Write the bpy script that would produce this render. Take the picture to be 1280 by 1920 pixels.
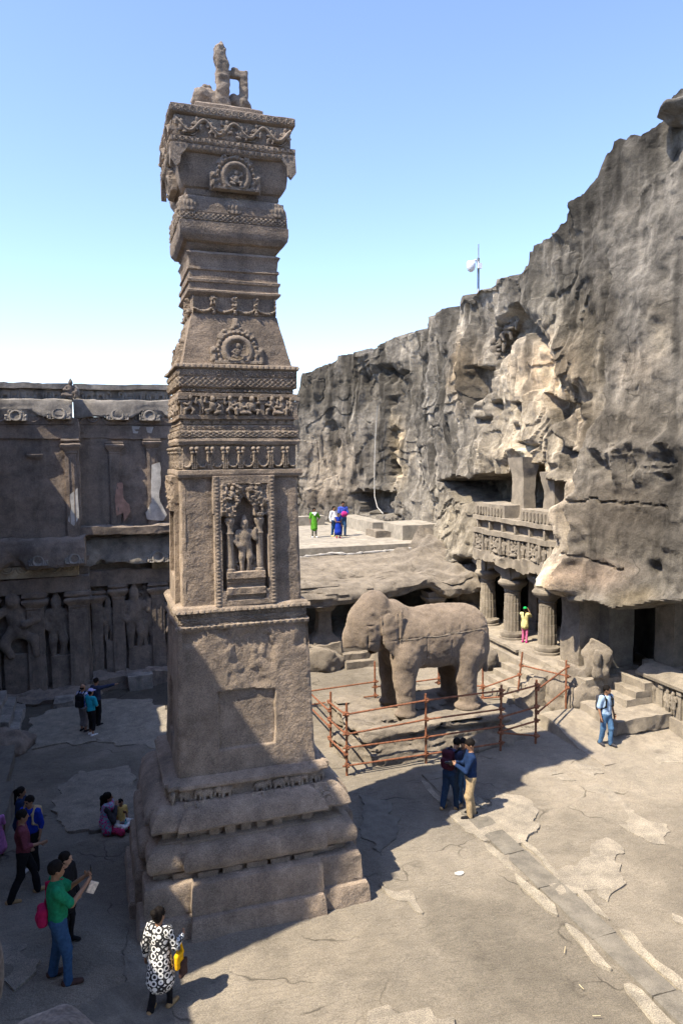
import bpy, math, random
import numpy as np
from mathutils import Vector, Matrix
for _o in list(bpy.data.objects): bpy.data.objects.remove(_o)
SC = bpy.context.scene
COL = SC.collection
# ------------------------------------------------------------------ camera
CX, CY, FPX, CH = 640., 960., 1384., 8.2
_p, _r, _y = (math.radians(a) for a in (4.4, -0.52, 18.28))
_fw = np.array([math.sin(_y)*math.cos(_p), math.cos(_y)*math.cos(_p), -math.sin(_p)])
_r0 = np.array([math.cos(_y), -math.sin(_y), 0.]); _u0 = np.cross(_r0, _fw)
CR = _r0*math.cos(_r)+_u0*math.sin(_r); CU = -_r0*math.sin(_r)+_u0*math.cos(_r); CF = _fw
CP = np.array([0., 0., CH])
cd = bpy.data.cameras.new('camera'); cam = bpy.data.objects.new('camera', cd); COL.objects.link(cam)
cd.sensor_fit = 'VERTICAL'; cd.sensor_height = 36.; cd.lens = 36.*FPX/1920.
cd.clip_start = .05; cd.clip_end = 2000.
cam.matrix_world = Matrix(((CR[0], CU[0], -CF[0], CP[0]), (CR[1], CU[1], -CF[1], CP[1]), (CR[2], CU[2], -CF[2], CP[2]), (0, 0, 0, 1)))
SC.camera = cam
SC.cycles.max_bounces = 4; SC.cycles.diffuse_bounces = 3; SC.cycles.glossy_bounces = 1; SC.cycles.use_adaptive_sampling = True; SC.cycles.adaptive_threshold = .03
# ------------------------------------------------------------------ sky, sun, exposure
SUNV = Vector((.6415, .227, -1.)).normalized()
SUN_EL = math.asin(-SUNV.z); SUN_AZ = math.atan2(-SUNV.x, -SUNV.y)
w = bpy.data.worlds.new('World'); SC.world = w; w.use_nodes = True
nt = w.node_tree; nt.nodes.clear()
sky = nt.nodes.new('ShaderNodeTexSky'); sky.sky_type = 'NISHITA'; sky.sun_disc = False
sky.sun_elevation = SUN_EL; sky.sun_rotation = SUN_AZ; sky.air_density = 1.0; sky.dust_density = .8; sky.ozone_density = 3.6; sky.altitude = 600
bg = nt.nodes.new('ShaderNodeBackground'); bg.inputs['Strength'].default_value = .15
wo = nt.nodes.new('ShaderNodeOutputWorld')
wb = nt.nodes.new('ShaderNodeMix'); wb.data_type = 'RGBA'; wb.blend_type = 'MULTIPLY'; wb.inputs[0].default_value = 1.; wb.inputs[7].default_value = (1.04, .96, 1., 1.)
nt.links.new(sky.outputs[0], wb.inputs[6]); nt.links.new(wb.outputs[2], bg.inputs[0]); nt.links.new(bg.outputs[0], wo.inputs[0])
sl = bpy.data.lights.new('sun', 'SUN'); sl.energy = 3.8; sl.angle = math.radians(.5); sl.color = (1., .89, .72)
so = bpy.data.objects.new('sun', sl); COL.objects.link(so); so.rotation_euler = SUNV.to_track_quat('-Z', 'Y').to_euler(); so.location = (-20, -8, 30)
SC.view_settings.view_transform = 'Standard'; SC.view_settings.look = 'None'; SC.view_settings.exposure = 1.28; SC.view_settings.gamma = 1.

# ------------------------------------------------------------------ photo pixel -> place (a pixel gives a direction, the plane gives the distance)
def ray(x, y): return (x-CX)/FPX*CR-(y-CY)/FPX*CU+CF
def gz(x, y, z=0.):
    d = ray(x, y); return CP+d*((z-CH)/d[2])
def pY(x, y, Y):
    d = ray(x, y); return CP+d*(Y/d[1])
def pX(x, y, X):
    d = ray(x, y); return CP+d*(X/d[0])
def proj(P):
    v = P-CP; z = v@CF; z = np.where(z < .1, .1, z)
    return CX+FPX*(v@CR)/z, CY-FPX*(v@CU)/z
# ------------------------------------------------------------------ noise
def _hash(ix, iy, iz, seed):
    h = (ix.astype(np.int64)*374761393+iy.astype(np.int64)*668265263+iz.astype(np.int64)*2147483647+seed*974634777) & 0xffffffff
    h = ((h ^ (h >> 13))*1274126177) & 0xffffffff
    h = ((h ^ (h >> 16))*2246822519) & 0xffffffff
    return ((h ^ (h >> 15)) & 0xffff)/32767.5-1.
def vnoise(P, seed=0):
    P = np.asarray(P, float); i = np.floor(P); f = P-i; f = f*f*f*(f*(f*6-15)+10); i = i.astype(np.int64)
    x, y, z = i[..., 0], i[..., 1], i[..., 2]; fx, fy, fz = f[..., 0], f[..., 1], f[..., 2]
    r = 0
    for a in (0, 1):
        for b in (0, 1):
            for c in (0, 1):
                r = r+_hash(x+a, y+b, z+c, seed)*np.where(a, fx, 1-fx)*np.where(b, fy, 1-fy)*np.where(c, fz, 1-fz)
    return r
def fbm(P, octs=4, seed=0, gain=.5):
    P = np.asarray(P, float); a, r = 1., 0.
    for o in range(octs):
        r = r+a*vnoise(P*(2.03**o)+o*17.3, seed+o); a *= gain
    return r
def ridged(P, octs=4, seed=0):
    P = np.asarray(P, float); a, r = 1., 0.
    for o in range(octs):
        r = r+a*(1-2*np.abs(vnoise(P*(2.07**o)+o*9.1, seed+o))); a *= .5
    return r
def sstep(a, b, x):
    t = np.clip((x-a)/(b-a), 0, 1); return t*t*(3-2*t)
def polysd(px, py, poly):
    """signed distance (negative inside) to a polygon, 2-D, vectorised"""
    poly = np.asarray(poly, float); n = len(poly); d = np.full(np.shape(px), 1e9); ins = np.zeros(np.shape(px), bool)
    for i in range(n):
        ax, ay = poly[i]; bx, by = poly[(i+1) % n]; ex, ey = bx-ax, by-ay
        t = np.clip(((px-ax)*ex+(py-ay)*ey)/(ex*ex+ey*ey+1e-12), 0, 1)
        d = np.minimum(d, np.hypot(px-ax-t*ex, py-ay-t*ey))
        c = ((ay > py) != (by > py)) & (px < (bx-ax)*(py-ay)/(by-ay+1e-12)+ax); ins ^= c
    return np.where(ins, -d, d)
# ------------------------------------------------------------------ objects
def mk(name, V, Fc, mat, parent=None, smooth=False, tint=None, loc=None, auto=None):
    """one mesh object from vertex and face arrays (world coordinates)"""
    V = np.ascontiguousarray(np.asarray(V, np.float32).reshape(-1, 3)); me = bpy.data.meshes.new(name)
    if isinstance(Fc, np.ndarray) and Fc.ndim == 2:
        n, k = Fc.shape; me.vertices.add(len(V)); me.vertices.foreach_set('co', V.ravel())
        me.loops.add(n*k); me.loops.foreach_set('vertex_index', np.ascontiguousarray(Fc, np.int32).ravel())
        me.polygons.add(n); me.polygons.foreach_set('loop_start', np.arange(0, n*k, k, dtype=np.int32))
        me.update(calc_edges=True); me.validate()
    else:
        me.from_pydata([tuple(map(float, v)) for v in V], [], [list(map(int, f)) for f in Fc]); me.update()
    me.polygons.foreach_set('use_smooth', np.full(len(me.polygons), bool(smooth)))
    if tint is not None:
        a = me.color_attributes.new('tint', 'FLOAT_COLOR', 'POINT')
        c = np.ones((len(V), 4), np.float32); c[:, :3] = tint; a.data.foreach_set('color', c.ravel())
    me.materials.append(M[mat] if isinstance(mat, str) else mat)
    o = bpy.data.objects.new(name, me); COL.objects.link(o)
    if auto: 
        try: me.set_sharp_from_angle(angle=math.radians(auto)); 
        except Exception: pass
    if parent is not None: setp(o, parent)
    return o
def setp(o, parent):
    o.parent = parent; o.matrix_parent_inverse = wm(parent).inverted()
def wm(o):
    m = Matrix.LocRotScale(o.location, o.rotation_euler, o.scale)
    return m if o.parent is None else wm(o.parent) @ o.matrix_parent_inverse @ m
def tag(o, label=None, cat=None, group=None, kind=None):
    if label: o['label'] = label
    if cat:
        o['category'] = cat
        if not kind: o['kind'] = 'thing'
    if group: o['group'] = group
    if kind: o['kind'] = kind
    return o
def thing(name, loc, label, cat, group=None):
    o = bpy.data.objects.new(name, None); COL.objects.link(o); o.location = [float(c) for c in loc]; o.empty_display_size = .2
    return tag(o, label, cat, group)
def inst(name, me, parent, mat4):
    o = bpy.data.objects.new(name, me); COL.objects.link(o); o.matrix_world = mat4
    o.location, o.rotation_euler, o.scale = mat4.to_translation(), mat4.to_euler(), mat4.to_scale()
    if parent is not None: setp(o, parent)
    return o
class MB:
    """collects shapes of ONE part"""
    def __init__(s): s.V = []; s.F = []; s.n = 0
    def add(s, V, F):
        V = np.asarray(V, float).reshape(-1, 3); s.V.append(V); s.F += [[i+s.n for i in f] for f in F]; s.n += len(V); return s
    def box(s, x0, x1, y0, y1, z0, z1, cell=.15):
        """box with gridded faces (so that rock roughness can bite)"""
        def fx(a, b): return max(1, min(60, int(round(abs(b-a)/cell))))
        nx, ny, nz = fx(x0, x1), fx(y0, y1), fx(z0, z1)
        idx = {}; V = []; F = []
        def vid(i, j, k):
            q = (i, j, k)
            if q not in idx: idx[q] = len(V); V.append((x0+(x1-x0)*i/nx, y0+(y1-y0)*j/ny, z0+(z1-z0)*k/nz))
            return idx[q]
        for i in range(nx):
            for j in range(ny):
                F.append([vid(i, j, 0), vid(i, j+1, 0), vid(i+1, j+1, 0), vid(i+1, j, 0)]); F.append([vid(i, j, nz), vid(i+1, j, nz), vid(i+1, j+1, nz), vid(i, j+1, nz)])
        for i in range(nx):
            for k in range(nz):
                F.append([vid(i, 0, k), vid(i+1, 0, k), vid(i+1, 0, k+1), vid(i, 0, k+1)]); F.append([vid(i, ny, k), vid(i, ny, k+1), vid(i+1, ny, k+1), vid(i+1, ny, k)])
        for j in range(ny):
            for k in range(nz):
                F.append([vid(0, j, k), vid(0, j, k+1), vid(0, j+1, k+1), vid(0, j+1, k)]); F.append([vid(nx, j, k), vid(nx, j+1, k), vid(nx, j+1, k+1), vid(nx, j, k+1)])
        return s.add(V, F)
    def tube(s, pts, r, n=8, cap=True):
        pts = [np.asarray(p, float) for p in pts]; rs = r if hasattr(r, '__len__') else [r]*len(pts); V = []; F = []
        up = None
        for i, p in enumerate(pts):
            t = pts[min(i+1, len(pts)-1)]-pts[max(i-1, 0)]; t = t/(np.linalg.norm(t)+1e-9)
            if up is None: a = np.array([0, 0, 1.]) if abs(t[2]) < .9 else np.array([1., 0, 0])
            else: a = up
            b = np.cross(t, a); b /= np.linalg.norm(b)+1e-9; a = np.cross(b, t); up = a
            for k in range(n):
                an = 2*math.pi*k/n; V.append(p+rs[i]*(math.cos(an)*a+math.sin(an)*b))
        for i in range(len(pts)-1):
            for k in range(n): F.append([i*n+k, i*n+(k+1) % n, (i+1)*n+(k+1) % n, (i+1)*n+k])
        if cap: F.append(list(range(n))); F.append([(len(pts)-1)*n+k for k in range(n)][::-1])
        return s.add(V, F)
    def lathe(s, cx, cy, prof, n=24, sx=1., sy=1., flute=0., nf=16):
        V = []; F = []
        for r, z in prof:
            for k in range(n):
                an = 2*math.pi*k/n; rr = r*(1-flute*(.5+.5*math.cos(an*nf))) if flute else r
                V.append((cx+rr*sx*math.cos(an), cy+rr*sy*math.sin(an), z))
        m = len(prof)
        for i in range(m-1):
            for k in range(n): F.append([i*n+k, i*n+(k+1) % n, (i+1)*n+(k+1) % n, (i+1)*n+k])
        F.append(list(range(n))[::-1]); F.append([(m-1)*n+k for k in range(n)])
        return s.add(V, F)
    def prism(s, poly, h0, h1, frame):
        """polygon (u,v) extruded from depth h0 to h1; frame = (origin,u,v,normal)"""
        o, u, v, nn = [np.asarray(q, float) for q in frame]; n = len(poly)
        V = [o+u*a+v*b+nn*h0 for a, b in poly]+[o+u*a+v*b+nn*h1 for a, b in poly]
        F = [[i, (i+1) % n, n+(i+1) % n, n+i] for i in range(n)]+[list(range(n))[::-1], [n+i for i in range(n)]]
        return s.add(V, F)
    def arr(s): return np.vstack(s.V), s.F
    def build(s, name, mat, parent=None, rough=0., rs=1., smooth=False, auto=None, seed=0, fn=None):
        V, F = s.arr()
        if rough: V = roughen(V, rough, rs, seed)
        if fn is not None: V = fn(V)
        return mk(name, V, F, mat, parent, smooth, auto=auto)
def roughen(V, amp, sc=1., seed=0):
    d = np.stack([fbm(V*(1.1*sc)+31*k, 4, seed+11*k) for k in range(3)], -1)
    e = np.stack([vnoise(V*(7*sc)+31*k, seed+5*k) for k in range(3)], -1)
    return V+amp*d+amp*.35*e
def loft(plan, prof, cell=.14):
    """closed plan (list of (x,y,sx,sy): offset signs) swept up a profile of (offset,z); returns V,F"""
    ring = []
    n = len(plan)
    for i in range(n):
        a, b = plan[i], plan[(i+1) % n]; L = math.hypot(b[0]-a[0], b[1]-a[1]); m = max(1, int(round(L/cell)))
        for k in range(m):
            t = k/m; ring.append((a, b, t))
    V = []; F = []
    for off, z in prof:
        for a, b, t in ring:
            ax, ay = a[0]+a[2]*off, a[1]+a[3]*off; bx, by = b[0]+b[2]*off, b[1]+b[3]*off
            V.append((ax+(bx-ax)*t, ay+(by-ay)*t, z))
    R = len(ring); m = len(prof)
    for i in range(m-1):
        for k in range(R): F.append([i*R+k, i*R+(k+1) % R, (i+1)*R+(k+1) % R, (i+1)*R+k])
    F.append(list(range(R))[::-1]); F.append([(m-1)*R+k for k in range(R)])
    return np.array(V), F
def subprof(prof, dz=.12):
    out = [prof[0]]
    for a, b in zip(prof, prof[1:]):
        L = math.hypot(b[0]-a[0], b[1]-a[1]); m = max(1, int(round(L/dz)))
        for k in range(1, m+1): out.append((a[0]+(b[0]-a[0])*k/m, a[1]+(b[1]-a[1])*k/m))
    return out
# ------------------------------------------------------------------ solid shapes from distance fields (surface nets)
def sd_eval(prims, lo, hi, vox):
    lo = np.asarray(lo, float); hi = np.asarray(hi, float); n = np.maximum(np.ceil((hi-lo)/vox).astype(int)+1, 3)
    D = np.full(tuple(n), 9., np.float32)
    for p in prims:
        kind, k = p[0], p[-1]
        if kind == 'c':      # capsule a,b,ra,rb
            a, b = np.asarray(p[1], float), np.asarray(p[2], float); rm = max(p[3], p[4]); bl, bh = np.minimum(a, b)-rm, np.maximum(a, b)+rm
        elif kind == 'e':    # ellipsoid centre, radii, optional rotation (3x3)
            c, rd = np.asarray(p[1], float), np.asarray(p[2], float); rm = rd.max(); bl, bh = c-rm, c+rm
        elif kind == 'b':    # rounded box centre, half, radius, rotation
            c, hf = np.asarray(p[1], float), np.asarray(p[2], float); rm = np.linalg.norm(hf); bl, bh = c-rm, c+rm
        elif kind == '-e':
            c, rd = np.asarray(p[1], float), np.asarray(p[2], float); rm = rd.max(); bl, bh = c-rm, c+rm
        m = abs(k)*1.5+3*vox
        i0 = np.clip(np.floor((bl-m-lo)/vox).astype(int), 0, n-1); i1 = np.clip(np.ceil((bh+m-lo)/vox).astype(int)+1, 1, n)
        if np.any(i1-i0 < 1): continue
        ax = [lo[q]+vox*np.arange(i0[q], i1[q]) for q in range(3)]
        X, Y, Z = ax[0][:, None, None], ax[1][None, :, None], ax[2][None, None, :]
        if kind == 'c':
            ab = b-a; L2 = ab@ab+1e-12
            t = np.clip(((X-a[0])*ab[0]+(Y-a[1])*ab[1]+(Z-a[2])*ab[2])/L2, 0, 1)
            d = np.sqrt((X-a[0]-t*ab[0])**2+(Y-a[1]-t*ab[1])**2+(Z-a[2]-t*ab[2])**2)-(p[3]+(p[4]-p[3])*t)
        else:
            x, y, z = X-c[0], Y-c[1], Z-c[2]
            rot = p[3] if kind in ('e', '-e') else p[4]
            if rot is not None:
                R = np.asarray(rot); x, y, z = R[0][0]*x+R[1][0]*y+R[2][0]*z, R[0][1]*x+R[1][1]*y+R[2][1]*z, R[0][2]*x+R[1][2]*y+R[2][2]*z
            if kind == 'b':
                r = p[3]; qx, qy, qz = np.abs(x)-hf[0]+r, np.abs(y)-hf[1]+r, np.abs(z)-hf[2]+r
                d = np.sqrt(np.maximum(qx, 0)**2+np.maximum(qy, 0)**2+np.maximum(qz, 0)**2)+np.minimum(np.maximum(np.maximum(qx, qy), qz), 0)-r
            else:
                k0 = np.sqrt((x/rd[0])**2+(y/rd[1])**2+(z/rd[2])**2); k1 = np.sqrt((x/rd[0]**2)**2+(y/rd[1]**2)**2+(z/rd[2]**2)**2)+1e-9
                d = k0*(k0-1)/k1
        s = tuple(slice(i0[q], i1[q]) for q in range(3)); o = D[s]
        if kind[0] == '-':
            h = np.clip(.5-.5*(o+d)/max(k, 1e-6), 0, 1); D[s] = o*(1-h)+(-d)*h+k*h*(1-h)
        elif k > 0:
            h = np.clip(.5+.5*(o-d)/k, 0, 1); D[s] = o*(1-h)+d*h-k*h*(1-h)
        else: D[s] = np.minimum(o, d)
    return D, lo
def nets(prims, vox, pad=None, lo=None, hi=None, post=None):
    """prims -> smooth mesh (V, quads)"""
    if lo is None:
        L = []; Hh = []
        for p in prims:
            if p[0] == 'c': L += [np.minimum(p[1], p[2])-max(p[3], p[4])]; Hh += [np.maximum(p[1], p[2])+max(p[3], p[4])]
            elif p[0][0] != '-':
                r = max(p[2]) if p[0] == 'e' else float(np.linalg.norm(p[2])); L += [np.asarray(p[1])-r]; Hh += [np.asarray(p[1])+r]
        lo = np.min(L, 0)-3*vox; hi = np.max(Hh, 0)+3*vox
    D, lo = sd_eval(prims, lo, hi, vox)
    if post is not None: D = post(D, lo, vox)
    D[0] = np.maximum(D[0], .01); D[-1] = np.maximum(D[-1], .01); D[:, 0] = np.maximum(D[:, 0], .01); D[:, -1] = np.maximum(D[:, -1], .01); D[:, :, 0] = np.maximum(D[:, :, 0], .01); D[:, :, -1] = np.maximum(D[:, :, -1], .01)
    S = D < 0; nx, ny, nz = D.shape
    cnt = np.zeros((nx-1, ny-1, nz-1), np.int16); pos = np.zeros((nx-1, ny-1, nz-1, 3), np.float32)
    def corner(a, b, c): return (slice(a, nx-1+a), slice(b, ny-1+b), slice(c, nz-1+c))
    for ax in range(3):
        for u in (0, 1):
            for v in (0, 1):
                o = [0, 0, 0]; oth = [q for q in range(3) if q != ax]; o[oth[0]] = u; o[oth[1]] = v
                o2 = list(o); o2[ax] = 1
                s0, s1 = S[corner(*o)], S[corner(*o2)]; m = s0 != s1
                d0, d1 = D[corner(*o)][m], D[corner(*o2)][m]; t = d0/(d0-d1+1e-12)
                q = np.empty((len(t), 3), np.float32); q[:] = o; q[:, ax] = t
                pos[m] += q; cnt[m] += 1
    act = cnt > 0; ids = np.full(cnt.shape, -1, np.int64); I = np.argwhere(act); ids[act] = np.arange(len(I))
    V = (I+pos[act]/cnt[act][:, None])*vox+lo
    Q = []
    for ax in range(3):
        o = [q for q in range(3) if q != ax]
        sl0 = [slice(1, -1)]*3; sl0[ax] = slice(0, -1); sl1 = list(sl0); sl1[ax] = slice(1, None)
        a, b = S[tuple(sl0)], S[tuple(sl1)]
        for flip, m in ((0, a & ~b), (1, ~a & b)):
            J = np.argwhere(m)
            if not len(J): continue
            off = np.array([1, 1, 1]); off[ax] = 0; J = J+off
            e0 = np.zeros(3, int); e0[o[0]] = 1; e1 = np.zeros(3, int); e1[o[1]] = 1
            f = [ids[tuple((J-e0-e1).T)], ids[tuple((J-e1).T)], ids[tuple(J.T)], ids[tuple((J-e0).T)]]
            q = np.stack(f, 1)
            if (flip == 0) == (ax == 1): q = q[:, ::-1]
            Q.append(q)
    return V, np.vstack(Q)
def rotz(a): c, s = math.cos(a), math.sin(a); return np.array([[c, -s, 0], [s, c, 0], [0, 0, 1.]])
def rotx(a): c, s = math.cos(a), math.sin(a); return np.array([[1., 0, 0], [0, c, -s], [0, s, c]])
def roty(a): c, s = math.cos(a), math.sin(a); return np.array([[c, 0, s], [0, 1., 0], [-s, 0, c]])
# ------------------------------------------------------------------ flat carving: a height field on a face
def relief(name, u0, u1, v0, v1, hfun, frame, mat, parent, cell=.014, back=.03, smooth=True, cull=False):
    """face patch u0..u1 x v0..v1 in metres with heights hfun(U,V); frame = (origin,u,v,normal)"""
    nu = max(2, int((u1-u0)/cell)+1); nv = max(2, int((v1-v0)/cell)+1)
    U, Vv = np.meshgrid(np.linspace(u0, u1, nu), np.linspace(v0, v1, nv), indexing='ij'); Hh = hfun(U, Vv)
    e = np.zeros_like(Hh, bool); e[0] = e[-1] = True; e[:, 0] = e[:, -1] = True
    o, a, b, nn = [np.asarray(q, float) for q in frame]
    P = o+U[..., None]*a+Vv[..., None]*b+Hh[..., None]*nn
    P[e] = (o+U[..., None]*a+Vv[..., None]*b-back*nn)[e]
    if cull: P[np.abs(Hh) < 1e-5] = (o+U[..., None]*a+Vv[..., None]*b-back*nn)[np.abs(Hh) < 1e-5]
    i = np.arange(nu*nv).reshape(nu, nv); Q = np.stack([i[:-1, :-1], i[1:, :-1], i[1:, 1:], i[:-1, 1:]], -1).reshape(-1, 4)
    return mk(name, P.reshape(-1, 3), Q, mat, parent, smooth, auto=50)
def bump(U, V, caps, k=1.):
    """round-topped strokes (x0,y0,x1,y1,r) as heights"""
    h = np.zeros_like(U)
    for x0, y0, x1, y1, r in caps:
        ex, ey = x1-x0, y1-y0; t = np.clip(((U-x0)*ex+(V-y0)*ey)/(ex*ex+ey*ey+1e-12), 0, 1)
        d2 = (U-x0-t*ex)**2+(V-y0-t*ey)**2; h = np.maximum(h, k*np.sqrt(np.maximum(r*r-d2, 0)))
    return h
# ------------------------------------------------------------------ materials
M = {}
def _n(nt, t, **kw):
    n = nt.nodes.new(t)
    for k, v in kw.items():
        if k in n.inputs: n.inputs[k].default_value = v
        else: setattr(n, k, v)
    return n
def _mix(nt, mode, fac, a, b):
    m = nt.nodes.new('ShaderNodeMix'); m.data_type = 'RGBA'; m.blend_type = mode; m.clamp_factor = True
    for s, val in ((0, fac), (6, a), (7, b)):
        if hasattr(val, 'is_linked') or isinstance(val, bpy.types.NodeSocket): nt.links.new(val, m.inputs[s])
        else: m.inputs[s].default_value = val if s == 0 else (*val, 1) if len(val) == 3 else val
    return m.outputs[2]
def _ramp(nt, sock, p0, p1, c0=(0, 0, 0), c1=(1, 1, 1)):
    r = nt.nodes.new('ShaderNodeValToRGB'); r.color_ramp.elements[0].position = p0; r.color_ramp.elements[1].position = p1
    r.color_ramp.elements[0].color = (*c0, 1); r.color_ramp.elements[1].color = (*c1, 1); nt.links.new(sock, r.inputs[0]); return r.outputs[0]
def stone(name, c1, c2, dark=(.06, .055, .05), darkamt=.5, tint=False, b1=.35, b2=.3, streak=.5, big=.35, pits=.5, speck=.5, cracks=0., rough=.9, flake=0., mot=1.):
    m = bpy.data.materials.new(name); m.use_nodes = True; nt = m.node_tree; bs = nt.nodes['Principled BSDF']; L = nt.links.new
    geo = _n(nt, 'ShaderNodeNewGeometry'); pos = geo.outputs['Position']
    def noise(scale, detail=5, rough=.55, vec=pos, dist=0.):
        n = _n(nt, 'ShaderNodeTexNoise'); n.inputs['Scale'].default_value = scale; n.inputs['Detail'].default_value = detail; n.inputs['Roughness'].default_value = rough; n.inputs['Distortion'].default_value = dist
        L(vec, n.inputs['Vector']); return n.outputs['Fac']
    col = _mix(nt, 'MIX', _ramp(nt, noise(big, 3, .6), .36, .64), c1, c2)
    mp = _n(nt, 'ShaderNodeMapping'); mp.inputs['Scale'].default_value = (1.6, 1.6, .22); L(pos, mp.inputs['Vector'])
    st = _ramp(nt, noise(1.2, 3, .62, mp.outputs[0]), .5, .72)
    if darkamt > 0:
        dk = _ramp(nt, noise(.9, 4, .65), .48, .7); mx = nt.nodes.new('ShaderNodeMath'); mx.operation = 'MULTIPLY'; mx.inputs[1].default_value = darkamt; L(dk, mx.inputs[0]); col = _mix(nt, 'MIX', mx.outputs[0], col, dark)
        if streak > 0:
            mx2 = nt.nodes.new('ShaderNodeMath'); mx2.operation = 'MULTIPLY'; mx2.inputs[1].default_value = streak; L(st, mx2.inputs[0]); col = _mix(nt, 'MIX', mx2.outputs[0], col, dark)
    col = _mix(nt, 'MULTIPLY', 1., col, _ramp(nt, noise(2.6, 6, .72), .3, .72, (1-.38*mot, 1-.38*mot, 1-.37*mot), (1+.26*mot, 1+.25*mot, 1+.23*mot)))
    col = _mix(nt, 'MULTIPLY', speck, col, _ramp(nt, noise(55, 1, .7), .34, .68, (.55, .55, .56), (1.4, 1.38, 1.35)))
    vor = _n(nt, 'ShaderNodeTexVoronoi'); vor.inputs['Scale'].default_value = 26; L(pos, vor.inputs['Vector'])
    pit = _ramp(nt, vor.outputs['Distance'], .06, .3)
    col = _mix(nt, 'MULTIPLY', .35*pits, col, pit)
    crs = None
    if cracks > 0:
        wv = _n(nt, 'ShaderNodeTexNoise'); wv.inputs['Scale'].default_value = 1.3; wv.inputs['Detail'].default_value = 2; L(pos, wv.inputs['Vector'])
        add = _n(nt, 'ShaderNodeVectorMath'); add.operation = 'MULTIPLY_ADD'; add.inputs[1].default_value = (1.1, 1.1, 1.1); L(wv.outputs['Color'], add.inputs[0]); L(pos, add.inputs[2])
        ve = _n(nt, 'ShaderNodeTexVoronoi'); ve.feature = 'DISTANCE_TO_EDGE'; ve.inputs['Scale'].default_value = .42; L(add.outputs[0], ve.inputs['Vector'])
        crs = _ramp(nt, ve.outputs['Distance'], .0, .012); gate = _ramp(nt, noise(.8, 1), .5, .6)
        cm = _mix(nt, 'MIX', gate, (1, 1, 1), crs); col = _mix(nt, 'MULTIPLY', cracks, col, cm); crs = cm
    if tint:
        at = _n(nt, 'ShaderNodeVertexColor'); at.layer_name = 'tint'; col = _mix(nt, 'MULTIPLY', 1., col, at.outputs['Color'])
    L(col, bs.inputs['Base Color']); bs.inputs['Roughness'].default_value = rough; bs.inputs['Specular IOR Level'].default_value = .15; bs.inputs['Diffuse Roughness'].default_value = 1.
    def bump_(h, dist, s, prev=None):
        b = _n(nt, 'ShaderNodeBump'); b.inputs['Distance'].default_value = dist; b.inputs['Strength'].default_value = s; L(h, b.inputs['Height'])
        if prev is not None: L(prev, b.inputs['Normal'])
        return b.outputs[0]
    nb = bump_(noise(3.2, 5, .62), .16, b1)
    if flake > 0:
        mf = _n(nt, 'ShaderNodeMapping'); mf.inputs['Scale'].default_value = (1.5, 3.2, 3.2); mf.inputs['Rotation'].default_value = (0, 0, .5); L(pos, mf.inputs['Vector'])
        nb = bump_(_ramp(nt, noise(2.4, 3, .55, mf.outputs[0], .6), .42, .56), .035, flake, nb)
    nb = bump_(noise(38, 2, .7), .02, b2, nb)
    if pits > 0: nb = bump_(pit, .02, .35*pits, nb)
    if crs is not None: nb = bump_(crs, .03, .5*cracks, nb)
    L(nb, bs.inputs['Normal']); M[name] = m; return m
stone('pillar_stone', (.405, .325, .250), (.335, .276, .218), dark=(.13, .112, .098), darkamt=.5, streak=.4, b1=.5, b2=.7, big=.5, pits=1., speck=.55)
stone('pillar_carved', (.40, .330, .258), (.34, .285, .228), dark=(.13, .115, .102), darkamt=.45, streak=.3, b1=.25, b2=.5, big=.6, pits=.7, speck=.7)
stone('elephant_stone', (.30, .243, .188), (.26, .213, .168), dark=(.17, .14, .115), darkamt=.4, streak=.4, b1=.25, b2=.7, pits=1., speck=.6, mot=.7)
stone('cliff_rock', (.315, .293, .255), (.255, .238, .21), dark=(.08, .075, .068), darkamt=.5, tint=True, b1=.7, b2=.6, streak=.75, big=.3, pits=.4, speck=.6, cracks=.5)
stone('ground_rock', (.238, .211, .170), (.212, .190, .155), dark=(.16, .148, .128), darkamt=.2, mot=.5, tint=True, b1=.22, b2=.55, streak=0, big=.22, pits=.4, speck=.6, cracks=.6, flake=.4)
stone('cement', (.315, .282, .228), (.28, .252, .206), dark=(.25, .23, .195), darkamt=.3, b1=.12, b2=.6, streak=0, big=.8, pits=.7, speck=.8)
stone('terrace_cement', (.35, .318, .262), (.31, .282, .235), dark=(.25, .235, .21), darkamt=.2, b1=.08, b2=.2, streak=0, big=.5, pits=.2, speck=.25)
stone('wall_stone', (.33, .268, .215), (.255, .212, .175), dark=(.085, .077, .07), darkamt=.45, streak=.45, b1=.4, b2=.4, pits=.5, speck=.5)
stone('wall_pale', (.37, .34, .295), (.31, .285, .25), dark=(.09, .085, .08), darkamt=.5, streak=.7, b1=.4, b2=.4, pits=.5, speck=.5)
stone('gallery_rock', (.29, .252, .20), (.24, .21, .17), dark=(.12, .105, .09), darkamt=.3, b1=.5, b2=.4, streak=.3, pits=.4, speck=.5, cracks=.4)
stone('column_stone', (.325, .285, .225), (.282, .248, .20), dark=(.16, .14, .115), darkamt=.3, b1=.1, b2=.25, streak=.25, pits=.3, speck=.4)
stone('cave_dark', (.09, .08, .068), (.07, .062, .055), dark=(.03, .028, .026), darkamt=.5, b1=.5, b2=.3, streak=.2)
stone('plaster_white', (.62, .60, .56), (.55, .53, .49), dark=(.3, .28, .26), darkamt=.3, b1=.08, b2=.1, pits=.2, speck=.2)
stone('plaster_pink', (.52, .33, .255), (.46, .30, .235), dark=(.3, .2, .16), darkamt=.3, b1=.08, b2=.1, pits=.2, speck=.2)
stone('stripe_pale', (.5, .41, .27), (.32, .27, .20), dark=(.08, .075, .065), darkamt=.6, b1=.2, b2=.3)
stone('mortar', (.33, .296, .236), (.29, .262, .212), dark=(.25, .23, .195), darkamt=.3, b1=.12, b2=.6, streak=0, big=.8, pits=.7, speck=.8)
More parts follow.
